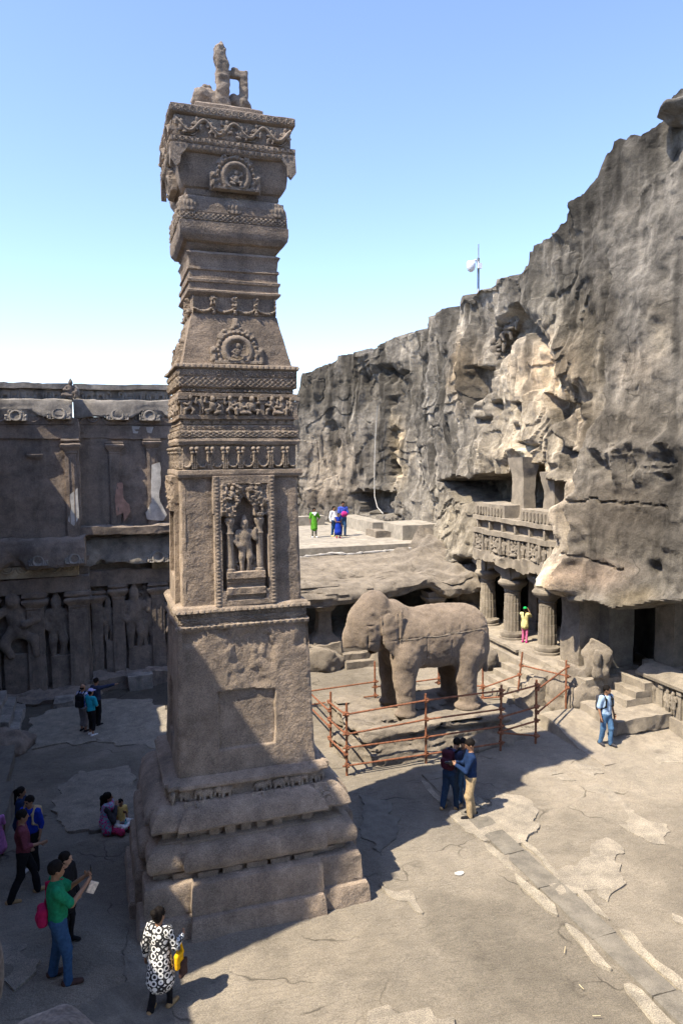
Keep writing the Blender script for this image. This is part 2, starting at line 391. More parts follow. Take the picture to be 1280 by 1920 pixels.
stone('slab_stone', (.205, .187, .156), (.18, .166, .14), dark=(.14, .13, .115), darkamt=.3, b1=.15, b2=.4, streak=0, pits=.3, speck=.4)
def plain(name, col, rough=.7, var=.18, sc=30., bump=.15, metal=0., spec=.3, emit=None):
    m = bpy.data.materials.new(name); m.use_nodes = True; nt = m.node_tree; bs = nt.nodes['Principled BSDF']
    tc = _n(nt, 'ShaderNodeNewGeometry'); n = _n(nt, 'ShaderNodeTexNoise'); n.inputs['Scale'].default_value = sc; n.inputs['Detail'].default_value = 5; nt.links.new(tc.outputs['Position'], n.inputs['Vector'])
    lo = tuple(c*(1-var) for c in col); hi = tuple(min(1, c*(1+var)) for c in col)
    nt.links.new(_ramp(nt, n.outputs['Fac'], .3, .7, lo, hi), bs.inputs['Base Color'])
    bs.inputs['Roughness'].default_value = rough; bs.inputs['Metallic'].default_value = metal; bs.inputs['Specular IOR Level'].default_value = spec
    if bump:
        b = _n(nt, 'ShaderNodeBump'); b.inputs['Distance'].default_value = .01; b.inputs['Strength'].default_value = bump; nt.links.new(n.outputs['Fac'], b.inputs['Height']); nt.links.new(b.outputs[0], bs.inputs['Normal'])
    M[name] = m; return m
plain('rust', (.23, .095, .05), .75, .45, 14, .4)
plain('skin', (.30, .165, .10), .55, .08, 20, .05); plain('skin_dark', (.17, .085, .05), .55, .08, 20, .05); plain('skin_pale', (.45, .27, .18), .55, .08, 20, .05)
plain('hair', (.010, .008, .007), .75, .4, 60, .5, spec=.12)
def cloth(name, col, var=.22): return plain(name, col, .85, var, 22, .35, spec=.15)
for nm, c in dict(green=(.012, .20, .095), denim=(.028, .075, .165), denim_dark=(.018, .04, .085), denim_pale=(.075, .16, .29), black=(.012, .012, .014), maroon=(.05, .012, .022), royal=(.010, .035, .30), turquoise=(.018, .33, .45), khaki=(.44, .33, .19), grey=(.22, .21, .215), dark_grey=(.05, .05, .06), slate=(.035, .045, .085), white=(.72, .72, .72), sky_shirt=(.36, .50, .68), lime=(.09, .30, .025), olive=(.16, .15, .10), pink=(.52, .13, .26), hot_pink=(.36, .012, .075), magenta=(.48, .03, .20), yellow=(.78, .58, .20), pale_yellow=(.62, .57, .26), cap_green=(.012, .42, .10), lilac=(.42, .42, .72), blue=(.05, .09, .42), navy=(.012, .03, .085), tan=(.38, .25, .12), brown=(.06, .035, .03), sole=(.55, .55, .53), mauve=(.55, .22, .50), bag_yellow=(.80, .42, .01), orange=(.6, .16, .03)).items(): cloth(nm, c)
plain('plastic_white', (.75, .76, .78), .4, .05, 8, 0); plain('metal_grey', (.28, .29, .30), .45, .15, 12, .1, metal=.6); plain('phone', (.01, .01, .012), .2, .1, 8, 0, spec=.6); plain('paper', (.72, .62, .50), .8, .3, 18, 0)
plain('bottle_blue', (.25, .62, .66), .15, .1, 8, 0, spec=.6); plain('cable', (.40, .385, .35), .6, .15, 10, 0); plain('straw', (.6, .5, .3), .8)
def rings_mat(name, fg, bgc, sc=8., r0=.22, r1=.36):
    """printed cloth: rings on a grid, mapped round the body axis (object coordinates)"""
    m = bpy.data.materials.new(name); m.use_nodes = True; nt = m.node_tree; bs = nt.nodes['Principled BSDF']; L = nt.links.new
    tc = _n(nt, 'ShaderNodeTexCoord'); mp = _n(nt, 'ShaderNodeMapping'); mp.inputs['Scale'].default_value = (sc, sc, sc); L(tc.outputs['Object'], mp.inputs['Vector'])
    vo = _n(nt, 'ShaderNodeTexVoronoi'); vo.inputs['Scale'].default_value = 1.; vo.inputs['Randomness'].default_value = .25; L(mp.outputs[0], vo.inputs['Vector'])
    r = nt.nodes.new('ShaderNodeValToRGB'); r.color_ramp.interpolation = 'CONSTANT'; e = r.color_ramp.elements; e[0].position = 0; e[0].color = (*bgc, 1); e[1].position = r0; e[1].color = (*fg, 1)
    x = e.new(r1); x.color = (*bgc, 1); x = e.new(r1+.22); x.color = (*fg, 1); x = e.new(r1+.30); x.color = (*bgc, 1)
    L(vo.outputs['Distance'], r.inputs[0]); L(r.outputs[0], bs.inputs['Base Color']); bs.inputs['Roughness'].default_value = .8; M[name] = m
rings_mat('ring_print', (.72, .72, .70), (.015, .015, .018), 11., .30, .50)
def patch_mat(name, cols, sc=14.):
    m = bpy.data.materials.new(name); m.use_nodes = True; nt = m.node_tree; bs = nt.nodes['Principled BSDF']; L = nt.links.new
    tc = _n(nt, 'ShaderNodeNewGeometry'); n = _n(nt, 'ShaderNodeTexNoise'); n.inputs['Scale'].default_value = sc; n.inputs['Detail'].default_value = 2; L(tc.outputs['Position'], n.inputs['Vector'])
    r = nt.nodes.new('ShaderNodeValToRGB'); r.color_ramp.interpolation = 'CONSTANT'; e = r.color_ramp.elements; k = len(cols)
    e[0].position = 0; e[0].color = (*cols[0], 1); e[1].position = .40; e[1].color = (*cols[1], 1)
    for i in range(2, k):
        x = e.new(.40+.09*(i-1)); x.color = (*cols[i], 1)
    L(n.outputs['Fac'], r.inputs[0]); L(r.outputs[0], bs.inputs['Base Color']); bs.inputs['Roughness'].default_value = .85; M[name] = m
patch_mat('aloha', [(.05, .12, .45), (.6, .62, .68), (.06, .14, .5), (.6, .62, .68)], 11); patch_mat('scarf', [(.55, .03, .2), (.12, .35, .5), (.5, .05, .22), (.2, .4, .5)], 13)
patch_mat('polka', [(.5, .02, .12), (.5, .02, .12), (.08, .01, .03), (.5, .02, .12)], 40); patch_mat('camo', [(.2, .19, .14), (.08, .08, .06), (.28, .26, .2), (.09, .085, .07)], 16); patch_mat('maroon_check', [(.12, .018, .035), (.17, .035, .055), (.12, .018, .035), (.2, .05, .07)], 45)
# ------------------------------------------------------------------ ground
def G(x, y):
    x = np.asarray(x, float); y = np.asarray(y, float)
    z = -.42*sstep(15.5, 21., y)*(1-sstep(1.2, 4.2, x)); z = z+.34*(1-sstep(11.5, 14.5, y))*(1-sstep(-.6, .6, x))
    return z
def gnd(px_, py_):
    z = 0.
    for _ in range(12):
        p = gz(px_, py_, z); z = float(G(p[0], p[1]))
    return gz(px_, py_, z)
def ground():
    xs = np.concatenate([[-400, -120, -40, -16, -9], np.arange(-6, 18.01, .1), [22, 40, 120, 400]]); ys = np.concatenate([[-300, -100, -30, -8, 0], np.arange(5, 32.6, .1), [36, 42, 60, 120, 500]])
    X, Y = np.meshgrid(xs, ys, indexing='ij'); P = np.stack([X, Y, X*0], -1)
    Wp = P+.5*np.stack([fbm(P*.7, 3, 3), fbm(P*.7+9, 3, 4), X*0], -1)
    led = np.zeros_like(X)
    for k, (sc, am, th) in enumerate([(.33, .028, .1), (.5, .022, -.15), (.8, .014, .2), (1.4, .008, 0.)]):
        led += am*sstep(-.035, .035, fbm(Wp*sc+k*7.7, 3, 20+k)-th)
    fine = ((X > -6) & (X < 18) & (Y > 5) & (Y < 32.5))
    Z = G(X, Y)+np.where(fine, led-.03+.02*fbm(P*.25, 3, 5)+.006*fbm(P*3., 3, 6), 0)
    g = 1+.16*fbm(Wp*.45, 4, 40)+.10*sstep(0, .06, fbm(Wp*.5+7.7, 3, 21)+.15)-.05
    t = np.stack([g*1.0, g*.995, g*.985], -1)
    # darker rim of bare rock near the screen wall
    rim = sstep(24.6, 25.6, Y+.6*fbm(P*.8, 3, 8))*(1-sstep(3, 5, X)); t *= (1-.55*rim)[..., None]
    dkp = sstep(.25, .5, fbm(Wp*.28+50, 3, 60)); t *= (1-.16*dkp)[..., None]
    nu, nv = X.shape; i = np.arange(nu*nv).reshape(nu, nv); Q = np.stack([i[:-1, :-1], i[1:, :-1], i[1:, 1:], i[:-1, 1:]], -1).reshape(-1, 4)
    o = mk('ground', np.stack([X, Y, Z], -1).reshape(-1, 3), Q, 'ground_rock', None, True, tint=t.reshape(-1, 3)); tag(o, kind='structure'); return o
GROUND = ground()
def jag(poly, amp, step, seed):
    """ragged outline through a polygon (world xy)"""
    out = []; poly = [np.asarray(p, float) for p in poly]; n = len(poly)
    for i in range(n):
        a, b = poly[i], poly[(i+1) % n]; m = max(1, int(np.linalg.norm(b-a)/step))
        for k in range(m):
            p = a+(b-a)*k/m; q = np.array([p[0], p[1], 0]); out.append((p[0]+amp*fbm(q*2.2, 3, seed), p[1]+amp*fbm(q*2.2+40, 3, seed+3)))
    return out
def sheet(name, poly, mat, parent, top=.03, bot=-.06):
    n = len(poly); V = [(x, y, float(G(x, y))+top) for x, y in poly]+[(x, y, float(G(x, y))+bot) for x, y in poly]
    F = [list(range(n))]+[[(i+1) % n, i, n+i, n+(i+1) % n] for i in range(n)]
    return mk(name, V, F, mat, parent)
PATCH = [
 [(858,1532),(905,1512),(940,1490),(985,1498),(1002,1520),(1005,1560),(985,1580),(950,1585),(905,1583),(880,1560)],
 [(1000,1650),(1060,1625),(1100,1600),(1100,1580),(1130,1572),(1160,1600),(1175,1640),(1170,1670),(1150,1690),(1125,1672),(1090,1675),(1065,1690),(1040,1680)],
 [(1090,1475),(1140,1475),(1190,1520),(1260,1560),(1245,1585),(1200,1570),(1150,1530),(1135,1510),(1095,1490)],
 [(1190,1415),(1210,1380),(1250,1382),(1300,1400),(1300,1432),(1225,1434)],
 [(1020,1455),(1060,1437),(1110,1435),(1125,1450),(1100,1465),(1050,1465)],
 [(690,1885),(720,1875),(750,1890),(800,1890),(860,1915),(870,1940),(700,1940)],
 [(725,1660),(770,1680),(795,1700),(785,1718),(770,1715),(745,1690)],
 [(1248,1720),(1275,1715),(1290,1740),(1262,1742)],
 [(58,1378),(60,1350),(110,1330),(170,1318),(186,1310),(280,1313),(318,1335),(315,1400),(260,1402),(215,1398),(190,1385),(140,1397),(100,1398),(66,1402)],
 [(118,1472),(150,1446),(240,1440),(262,1480),(250,1560),(190,1555),(120,1560),(96,1520)],
 [(-10,1765),(40,1775),(70,1800),(12,1858),(-10,1860)],
 [(168,1892),(240,1800),(352,1806),(344,1872),(312,1935),(180,1935)],
 [(670,1490),(720,1498),(742,1530),(738,1580),(715,1605),(690,1600),(672,1560)],
]
for i, pl in enumerate(PATCH):
    w_ = [gnd(*p)[:2] for p in pl]
    sheet('cement_patch', jag(w_, .17, .06, 100+i), 'cement' if i not in (11, 12) else 'slab_stone', GROUND, .034)
# covered drain: stone slabs between two ragged mortar strips
rng = random.Random(5)
y = 7.2
while y < 16.6:
    L_ = rng.uniform(.9, 1.6); mb = MB(); mb.box(7.66+rng.uniform(-.02, .02), 8.14+rng.uniform(-.03, .03), y+.012, min(y+L_, 16.8)-.012, -.1, .036+rng.uniform(-.006, .006), .12)
    mb.build('drain_slab', 'slab_stone', GROUND, .012, 2., seed=int(y*10)); y += L_
for x0, ys_, ww in ((7.5, [(7.4, 9.0), (9.25, 10.5), (10.7, 12.1), (12.2, 13.3), (13.4, 14.9), (15.1, 16.5)], .12), (8.28, [(7.4, 10.1), (10.3, 11.3), (11.4, 14.4), (14.6, 16.2)], .10)):
    for k, (a, b) in enumerate(ys_):
        yy = np.arange(a, b, .1); L1 = [(x0-ww*(.75+.8*fbm(np.array([[q*1.6, x0, 1.]]), 3, 7)[0])*min(1, (q-a)/.25+.12, (b-q)/.25+.05), q) for q in yy]; L2 = [(x0+ww*(.75+.8*fbm(np.array([[q*1.6, x0, 5.]]), 3, 9)[0])*min(1, (q-a)/.25+.12, (b-q)/.25+.05), q) for q in yy[::-1]]
        sheet('mortar_strip', L1+L2, 'mortar', GROUND, .033)
for px_, py_, l, sl_ in ((1057, 1790, .16, 'long pale straw lying on the rock floor beside the mortar strip'), (1125, 1908, .12, 'short pale straw lying on the rock floor near the drain end'), (1093, 1858, .10, 'tiny pale straw lying between the two longer straws')):
    p = gnd(px_, py_); a = rng.uniform(0, 3); tag(MB().tube([(p[0], p[1], p[2]+.03), (p[0]+l*math.cos(a), p[1]+l*math.sin(a), p[2]+.035)], .006, 6).build('straw', 'straw'), sl_, 'straw', 'straws on the floor')
p = gnd(861, 1641); _pp = [(p[0]+.1*math.cos(a)*(1+.3*math.sin(3*a)), p[1]+.07*math.sin(a)) for a in np.linspace(0, 6.28, 9)[:-1]]
tag(sheet('paper_scrap', _pp, 'plaster_white', None, .045, .03), 'white paper scrap lying on the sunlit floor beside the drain slabs', 'litter')

# ------------------------------------------------------------------ cliff
PATH = np.array([(16.2, 4), (15.9, 9), (15.8, 13), (15.5, 16), (15.05, 18.2), (14.65, 20.4), (14.65, 24), (14.8, 28), (15.2, 31), (15.8, 35), (16.3, 38.5), (15.7, 41.5), (14.2, 44), (12.2, 46), (10, 47.2), (8.5, 47.8)], float)
SIL = np.array([(-400, 800), (540, 830), (556, 790), (566, 745), (572, 705), (600, 693), (640, 672), (665, 660), (712, 660), (735, 640), (790, 628), (830, 598), (870, 565), (900, 548), (960, 512), (1010, 470), (1048, 445), (1060, 415), (1100, 375), (1118, 345), (1128, 305), (1150, 272), (1200, 245), (1238, 218), (1250, 195), (1262, 168), (1300, 140), (1400, 60), (1600, -80)], float)
LIP = np.array([(-100, 1300), (770, 1300), (785, 1118), (835, 1068), (860, 1050), (900, 1050), (950, 1072), (1000, 1088), (1040, 1100), (1060, 1115), (1110, 1132), (1165, 1130), (1205, 1143), (1235, 1136), (1260, 1130), (1300, 1128), (1700, 1128)], float)
def catmull(P, n):
    d = np.r_[0, np.cumsum(np.linalg.norm(np.diff(P, axis=0), axis=1))]; s = np.linspace(0, d[-1], n)
    x = np.interp(s, d, P[:, 0]); y = np.interp(s, d, P[:, 1]); k = np.ones(15)/15
    xp = np.pad(x, 7, mode='reflect', reflect_type='odd'); yp = np.pad(y, 7, mode='reflect', reflect_type='odd')
    return np.stack([np.convolve(xp, k, 'valid'), np.convolve(yp, k, 'valid')], 1), s
UPPER_OPEN = [(822, 905), (850, 893), (878, 900), (905, 888), (942, 892), (958, 868), (985, 872), (1000, 905), (1022, 902), (1066, 905), (1070, 965), (1052, 985), (985, 975), (940, 966), (905, 952), (885, 945), (850, 938)]
def cliff():
    n = 760; C2, S = catmull(PATH, n); T = np.gradient(C2, axis=0); T /= np.linalg.norm(T, axis=1)[:, None]; N = np.stack([-T[:, 1], T[:, 0]], 1)
    batter = lambda z: -.07*np.maximum(z-4, 0)
    zc = np.linspace(6, 26, 400); top = np.empty(n)
    for i in range(n):
        P = np.stack([C2[i, 0]+N[i, 0]*batter(zc), C2[i, 1]+N[i, 1]*batter(zc), zc], 1); u, v = proj(P); m = v < np.interp(u, SIL[:, 0], SIL[:, 1])
        top[i] = zc[np.argmax(m)] if m.any() else 26
    front = (C2[:, 0]*CF[0]+C2[:, 1]*CF[1]) > 2
    top = np.where(C2[:, 1] < 12.5, np.interp(12.5, C2[:, 1][:400], top[:400]), top)
    rows = 300; tt = np.linspace(0, 1, rows); Zb = -.6+(top[:, None]+.6)*tt[None, :]
    X = C2[:, 0][:, None]+N[:, 0][:, None]*batter(Zb); Y = C2[:, 1][:, None]+N[:, 1][:, None]*batter(Zb)
    P = np.stack([X, Y, Zb], -1); u, v = proj(P)
    wu = u+9*fbm(P*.9, 3, 70)+4*fbm(P*3.5, 2, 71); wv = v+9*fbm(P*.9+30, 3, 72)+4*fbm(P*3.5+8, 2, 73)
    near = sstep(1075, 1110, wu)
    D = .55*fbm(P*np.array([.22, .22, .16]), 4, 80)+.13*ridged(P*np.array([.6, .6, .3]), 4, 84)
    flute = ridged(np.stack([P[..., 0]*.9, P[..., 1]*.9, P[..., 2]*.16], -1), 3, 90)
    D += .20*flute*(1-near)*sstep(6, 9, P[..., 2])
    D = D*(1-.55*near)+.09*fbm(P*1.9, 4, 94)
    # hewn facets: stepped planes
    fa = fbm(P*np.array([.5, .5, .42])+12, 2, 99); D += .11*np.round(fa*2.2)*(1-.7*near)
    soft = lambda poly, wd=5.: 1-sstep(-wd, wd, polysd(wu, wv, poly))
    # the mass on the right stands proud with a sharp arris
    D += .55*sstep(-6, 6, polysd(wu, wv, [(1400, 1300), (1122, 1300), (1108, 1050), (1106, 900), (1112, 820), (1140, 770), (1146, 560), (1162, 480), (1240, 330), (1400, 200)])*-1)
    D -= .35*soft([(900, 690), (925, 600), (955, 560), (985, 590), (1040, 700), (1095, 740), (1080, 900), (930, 870), (890, 790)], 14)
    soft0 = lambda poly, wd=3.: 1-sstep(-wd, wd, polysd(u+3*fbm(P*2.5, 2, 75), v+3*fbm(P*2.5+9, 2, 76), poly))
    D -= 1.15*soft0([(903, 655), (912, 622), (948, 565), (962, 572), (988, 628), (968, 622), (940, 660), (915, 690)], 4)
    D -= .55*soft0([(958, 575), (975, 590), (1040, 690), (1030, 695), (985, 640)], 4)
    D -= .6*soft0([(882, 690), (905, 690), (908, 730), (888, 745), (876, 760)], 5)
    D -= .8*soft0([(1000, 740), (1068, 758), (1062, 772), (1028, 802), (1012, 790)], 4)
    D += .45*soft0([(1040, 800), (1096, 752), (1094, 850), (1060, 838)], 5)
    D -= .6*soft0([(1050, 838), (1096, 850), (1092, 862), (1062, 850)], 4); D -= .7*soft0([(943, 755), (967, 757), (955, 785)], 3)
    D -= .6*soft0([(905, 753), (922, 752), (912, 775)], 3); D -= .6*soft0([(880, 785), (905, 780), (892, 812)], 4); D -= .5*soft0([(955, 830), (985, 835), (975, 852)], 4)
    for cu, cv, r_, dp in ((950, 800, 6, .3), (886, 770, 5, .3), (1024, 556, 8, .3), (940, 757, 6, .3), (640, 835, 12, .4), (735, 700, 14, .5), (712, 690, 12, -.5), (625, 800, 12, .3), (1150, 875, 16, .4), (1265, 880, 20, .35), (1255, 1060, 10, .4), (960, 845, 12, -.35), (930, 850, 14, -.35), (1030, 860, 16, -.3)):
        D -= dp*np.exp(-((wu-cu)**2+(wv-cv)**2)/(r_*r_))
    D -= .5*soft([(735, 690), (762, 700), (752, 755), (738, 758)], 5); D -= .45*soft([(735, 800), (750, 802), (748, 900), (734, 895)], 4)
    D -= 1.3*soft([(666, 925), (745, 925), (740, 965), (680, 962)], 4); D += .2*soft([(660, 912), (745, 912), (745, 925), (660, 925)], 4)
    D += .3*np.abs(np.sin((wu-565)/13.))*soft([(560, 912), (655, 912), (655, 990), (560, 990)], 8)
    # rough scar and cracks on the right mass
    D += .22*ridged(P*1.5, 4, 110)*soft([(1135, 835), (1290, 820), (1290, 905), (1200, 900), (1140, 890)], 12)
    crk = lambda a, b, ww, dp: dp*np.exp(-(polysd(wu, wv, [a, b, (b[0], b[1]+.1), (a[0], a[1]+.1)])/ww)**2)
    D -= crk((1088, 940), (1215, 946), 2., .18)+crk((1215, 946), (1290, 955), 2., .15)+crk((1090, 1035), (1200, 1065), 2., .15)+crk((760, 1000), (860, 940), 2.2, .2)+crk((860, 940), (930, 960), 2., .12)+crk((780, 870), (820, 800), 2.5, .2)
    D += .55*soft([(1066, 950), (1112, 930), (1122, 1105), (1046, 1096), (1062, 1020)], 10); D += .3*soft([(770, 1000), (880, 965), (893, 1040), (810, 1062)], 16)
    op = soft0(UPPER_OPEN, 3.); D -= 2.3*op
    # undercut gallery at the foot
    lipv = np.interp(wu, LIP[:, 0], LIP[:, 1]); und = sstep(-8, 8, v+5*fbm(P*1.8, 3, 120)-lipv); D -= 3.6*und
    D += .18*np.exp(-((v-lipv+10)/9)**2)*sstep(770, 800, u)
    D += .95*np.exp(-((u-1082)/36)**2-((v-1088)/34)**2)+.25*np.exp(-((u-1195)/50)**2-((v-1115)/30)**2)
    D *= 1-sstep(.985, 1., tt)[None, :]*.0
    Pd = P.copy(); Pd[..., 0] += N[:, 0][:, None]*D; Pd[..., 1] += N[:, 1][:, None]*D
    Pd[..., 2] += (.25*fbm(P*.9, 3, 130)+.10*fbm(P*3, 3, 131))*sstep(.9, 1, tt)[None, :]
    # weathering colours and a recess tint
    Tn = np.ones(P.shape)
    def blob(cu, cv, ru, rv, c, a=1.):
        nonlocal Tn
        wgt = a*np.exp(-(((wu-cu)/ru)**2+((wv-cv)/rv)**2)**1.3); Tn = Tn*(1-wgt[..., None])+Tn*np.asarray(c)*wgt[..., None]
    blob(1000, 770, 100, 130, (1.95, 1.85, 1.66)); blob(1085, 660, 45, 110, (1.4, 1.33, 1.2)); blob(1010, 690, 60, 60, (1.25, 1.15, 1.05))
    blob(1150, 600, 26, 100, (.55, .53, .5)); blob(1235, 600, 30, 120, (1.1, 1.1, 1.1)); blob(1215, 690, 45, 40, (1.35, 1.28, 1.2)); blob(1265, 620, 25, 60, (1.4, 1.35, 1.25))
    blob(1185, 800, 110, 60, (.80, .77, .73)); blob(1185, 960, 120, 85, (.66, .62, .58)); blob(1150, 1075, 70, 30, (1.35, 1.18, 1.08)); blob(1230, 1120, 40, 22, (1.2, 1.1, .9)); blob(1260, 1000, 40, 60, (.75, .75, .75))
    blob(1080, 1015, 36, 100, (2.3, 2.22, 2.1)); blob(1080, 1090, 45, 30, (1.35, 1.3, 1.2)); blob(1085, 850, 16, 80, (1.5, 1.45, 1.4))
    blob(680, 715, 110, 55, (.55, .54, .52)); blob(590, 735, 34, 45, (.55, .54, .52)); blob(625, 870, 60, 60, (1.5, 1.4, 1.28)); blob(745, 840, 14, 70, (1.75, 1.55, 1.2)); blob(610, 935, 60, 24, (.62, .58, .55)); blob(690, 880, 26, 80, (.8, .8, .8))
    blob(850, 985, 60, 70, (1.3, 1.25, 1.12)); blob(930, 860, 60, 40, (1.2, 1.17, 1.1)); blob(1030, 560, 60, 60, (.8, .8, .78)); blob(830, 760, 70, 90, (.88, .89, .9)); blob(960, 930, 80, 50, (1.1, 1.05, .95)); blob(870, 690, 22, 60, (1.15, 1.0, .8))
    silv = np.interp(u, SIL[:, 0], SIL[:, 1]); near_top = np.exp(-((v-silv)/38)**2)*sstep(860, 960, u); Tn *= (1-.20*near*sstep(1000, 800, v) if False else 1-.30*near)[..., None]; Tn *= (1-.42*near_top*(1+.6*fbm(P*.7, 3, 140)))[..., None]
    for su, ww, v1 in ((766, 4, 720), (772, 3, 690), (812, 4, 730), (822, 3, 690), (838, 5, 780), (866, 5, 760), (720, 3, 760), (700, 3, 740), (668, 4, 760), (648, 3, 800)):
        a = np.exp(-((u+5*fbm(P*np.array([.8, .8, .3]), 2, 150)-su)/ww)**2)*(1-sstep(v1-90, v1, v))*(.5+.5*sstep(-.2, .3, fbm(P*2, 2, 151))); Tn *= (1+.75*a)[..., None]
    stn = sstep(.0, .4, fbm(np.stack([P[..., 0]*1.1, P[..., 1]*1.1, P[..., 2]*.16], -1), 4, 160)); Tn *= (1-.52*stn*sstep(5, 8, P[..., 2]))[..., None]; stp = sstep(.15, .5, fbm(np.stack([P[..., 0]*1.6+9, P[..., 1]*1.6, P[..., 2]*.13], -1), 4, 163)); Tn *= (1+.40*stp*sstep(5, 8, P[..., 2]))[..., None]*np.array([1, .985, .95])
    Tn *= (1+.18*fbm(P*.8, 4, 165))[..., None]; Tn *= (1-.35*sstep(.25, .6, -(D-(.55*fbm(P*.22, 2, 80)))*.5))[..., None]**0.3  # random tone, then deeply recessed rock tinted darker
    # table of rock running back from the rim
    back = [(1.2, .25), (3.5, .1), (9, -.6), (25, -2.)]; Vb = [Pd]; Tb = [Tn]
    e = Pd[:, -1]; 
    for dd, dz in back:
        q = e.copy(); q[:, 0] -= N[:, 0]*dd; q[:, 1] -= N[:, 1]*dd; q[:, 2] += dz+.2*fbm(q*.4, 3, 170); Vb.append(q[:, None]); Tb.append(np.full((n, 1, 3), .7))
    V = np.concatenate(Vb, 1); T_ = np.clip(np.concatenate(Tb, 1), .2, 2.4); r = V.shape[1]
    i = np.arange(n*r).reshape(n, r); Q = np.stack([i[:-1, :-1], i[:-1, 1:], i[1:, 1:], i[1:, :-1]], -1).reshape(-1, 4)
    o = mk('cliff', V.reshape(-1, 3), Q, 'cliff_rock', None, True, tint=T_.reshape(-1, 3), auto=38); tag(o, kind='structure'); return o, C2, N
CLIFF, CPATH, CNORM = cliff()
# boulder hanging on the rim at the right
def rock(name, c, rad, mat, parent=None, vox=.06, amp=.25, sc=1.6, seed=1, rot=None, extra=()):
    c = np.asarray(c, float)
    def post(D, lo, vx):
        g = np.stack(np.meshgrid(*[lo[k]+vx*np.arange(D.shape[k]) for k in range(3)], indexing='ij'), -1); return D+amp*(.6*fbm(g*sc, 3, seed)+.25*ridged(g*sc*.8, 2, seed+4)-.1)
    pr = [('e', c, rad, rot, .1)]+list(extra); rr = max(rad)+amp*1.5; V, Q = nets(pr, vox, lo=np.minimum(c-rr, np.min([np.asarray(p[1])-max(p[2]) for p in pr], 0))-amp, hi=np.maximum(c+rr, np.max([np.asarray(p[1])+max(p[2]) for p in pr], 0))+amp, post=post)
    return mk(name, V, Q, mat, parent, True, tint=np.full((len(V), 3), .62) if mat == 'cliff_rock' else None)
_b = pX(1276, 203, 15.9); tag(rock('boulder', _b, (.75, .8, .24), 'cliff_rock', vox=.05, amp=.34, sc=1.1, seed=14), 'dark weathered boulder resting on the highest rim of the cliff', 'boulder')
# pipe hanging down the cliff beside the terrace
def on_cliff(px_, py_, off=.12):
    d = ray(px_, py_); best = None
    k = np.argmin(np.abs(np.arctan2(CPATH[:, 0], CPATH[:, 1])-math.atan2(d[0], d[1]))+1e3*(CPATH[:, 1] < 12)); r_ = np.hypot(*CPATH[k])/np.hypot(d[0], d[1]); p = CP+d*r_; p[:2] += CNORM[k]*off; return p
tag(MB().tube([on_cliff(718, 757, .35), on_cliff(717, 800, .45), on_cliff(716, 850, .5), on_cliff(718, 900, .6), on_cliff(721, 930, .7), on_cliff(729, 950, .8), on_cliff(740, 962, .8)], .03, 8).build('hanging_pipe', 'cable', smooth=True), 'pale pipe hanging down the cliff face above the terrace benches', 'pipe')

# ------------------------------------------------------------------ camera mast on the rim
mp_ = CP+(on_cliff(896, 548, 0.)-CP)*1.06; mz = mp_[2]+.05; hz = pY(897, 500, mp_[1])[2]; tz = pY(899, 458, mp_[1])[2]
mast = thing('camera_mast', (mp_[0], mp_[1], mz), 'thin grey pole with white dome camera and whip antenna on the cliff rim', 'camera mast')
MB().tube([(mp_[0], mp_[1], mz-.12), (mp_[0], mp_[1], hz+.35)], .05, 10).build('pole', 'metal_grey', mast, smooth=True)
MB().tube([(mp_[0], mp_[1], hz+.3), (mp_[0], mp_[1], tz)], .025, 6).build('antenna', 'metal_grey', mast)
_h = MB(); _h.tube([(mp_[0], mp_[1], hz+.1), (mp_[0]-.16, mp_[1]-.1, hz+.24), (mp_[0]-.38, mp_[1]-.1, hz+.16)], .04, 8); ca = _h.build('bracket', 'plastic_white', mast, smooth=True)
MB().lathe(mp_[0]-.4, mp_[1]-.1, [(.02, hz+.2), (.17, hz+.16), (.19, hz), (.18, hz-.08), (.14, hz-.2), (.05, hz-.27), (.01, hz-.28)], 14).build('dome_camera', 'plastic_white', mast, smooth=True)
MB().box(mp_[0]-.09, mp_[0]+.09, mp_[1]-.16, mp_[1]-.05, hz-.1, hz+.12, .2).build('junction_box', 'plastic_white', mast)

from mathutils.bvhtree import BVHTree
_cm = CLIFF.data; CBVH = BVHTree.FromPolygons([v.co for v in _cm.vertices], [p.vertices for p in _cm.polygons])
def hit_cliff(px_, py_):
    h = CBVH.ray_cast(Vector(CP), Vector(ray(px_, py_)).normalized())
    return np.array(h[0]) if h[0] is not None else None
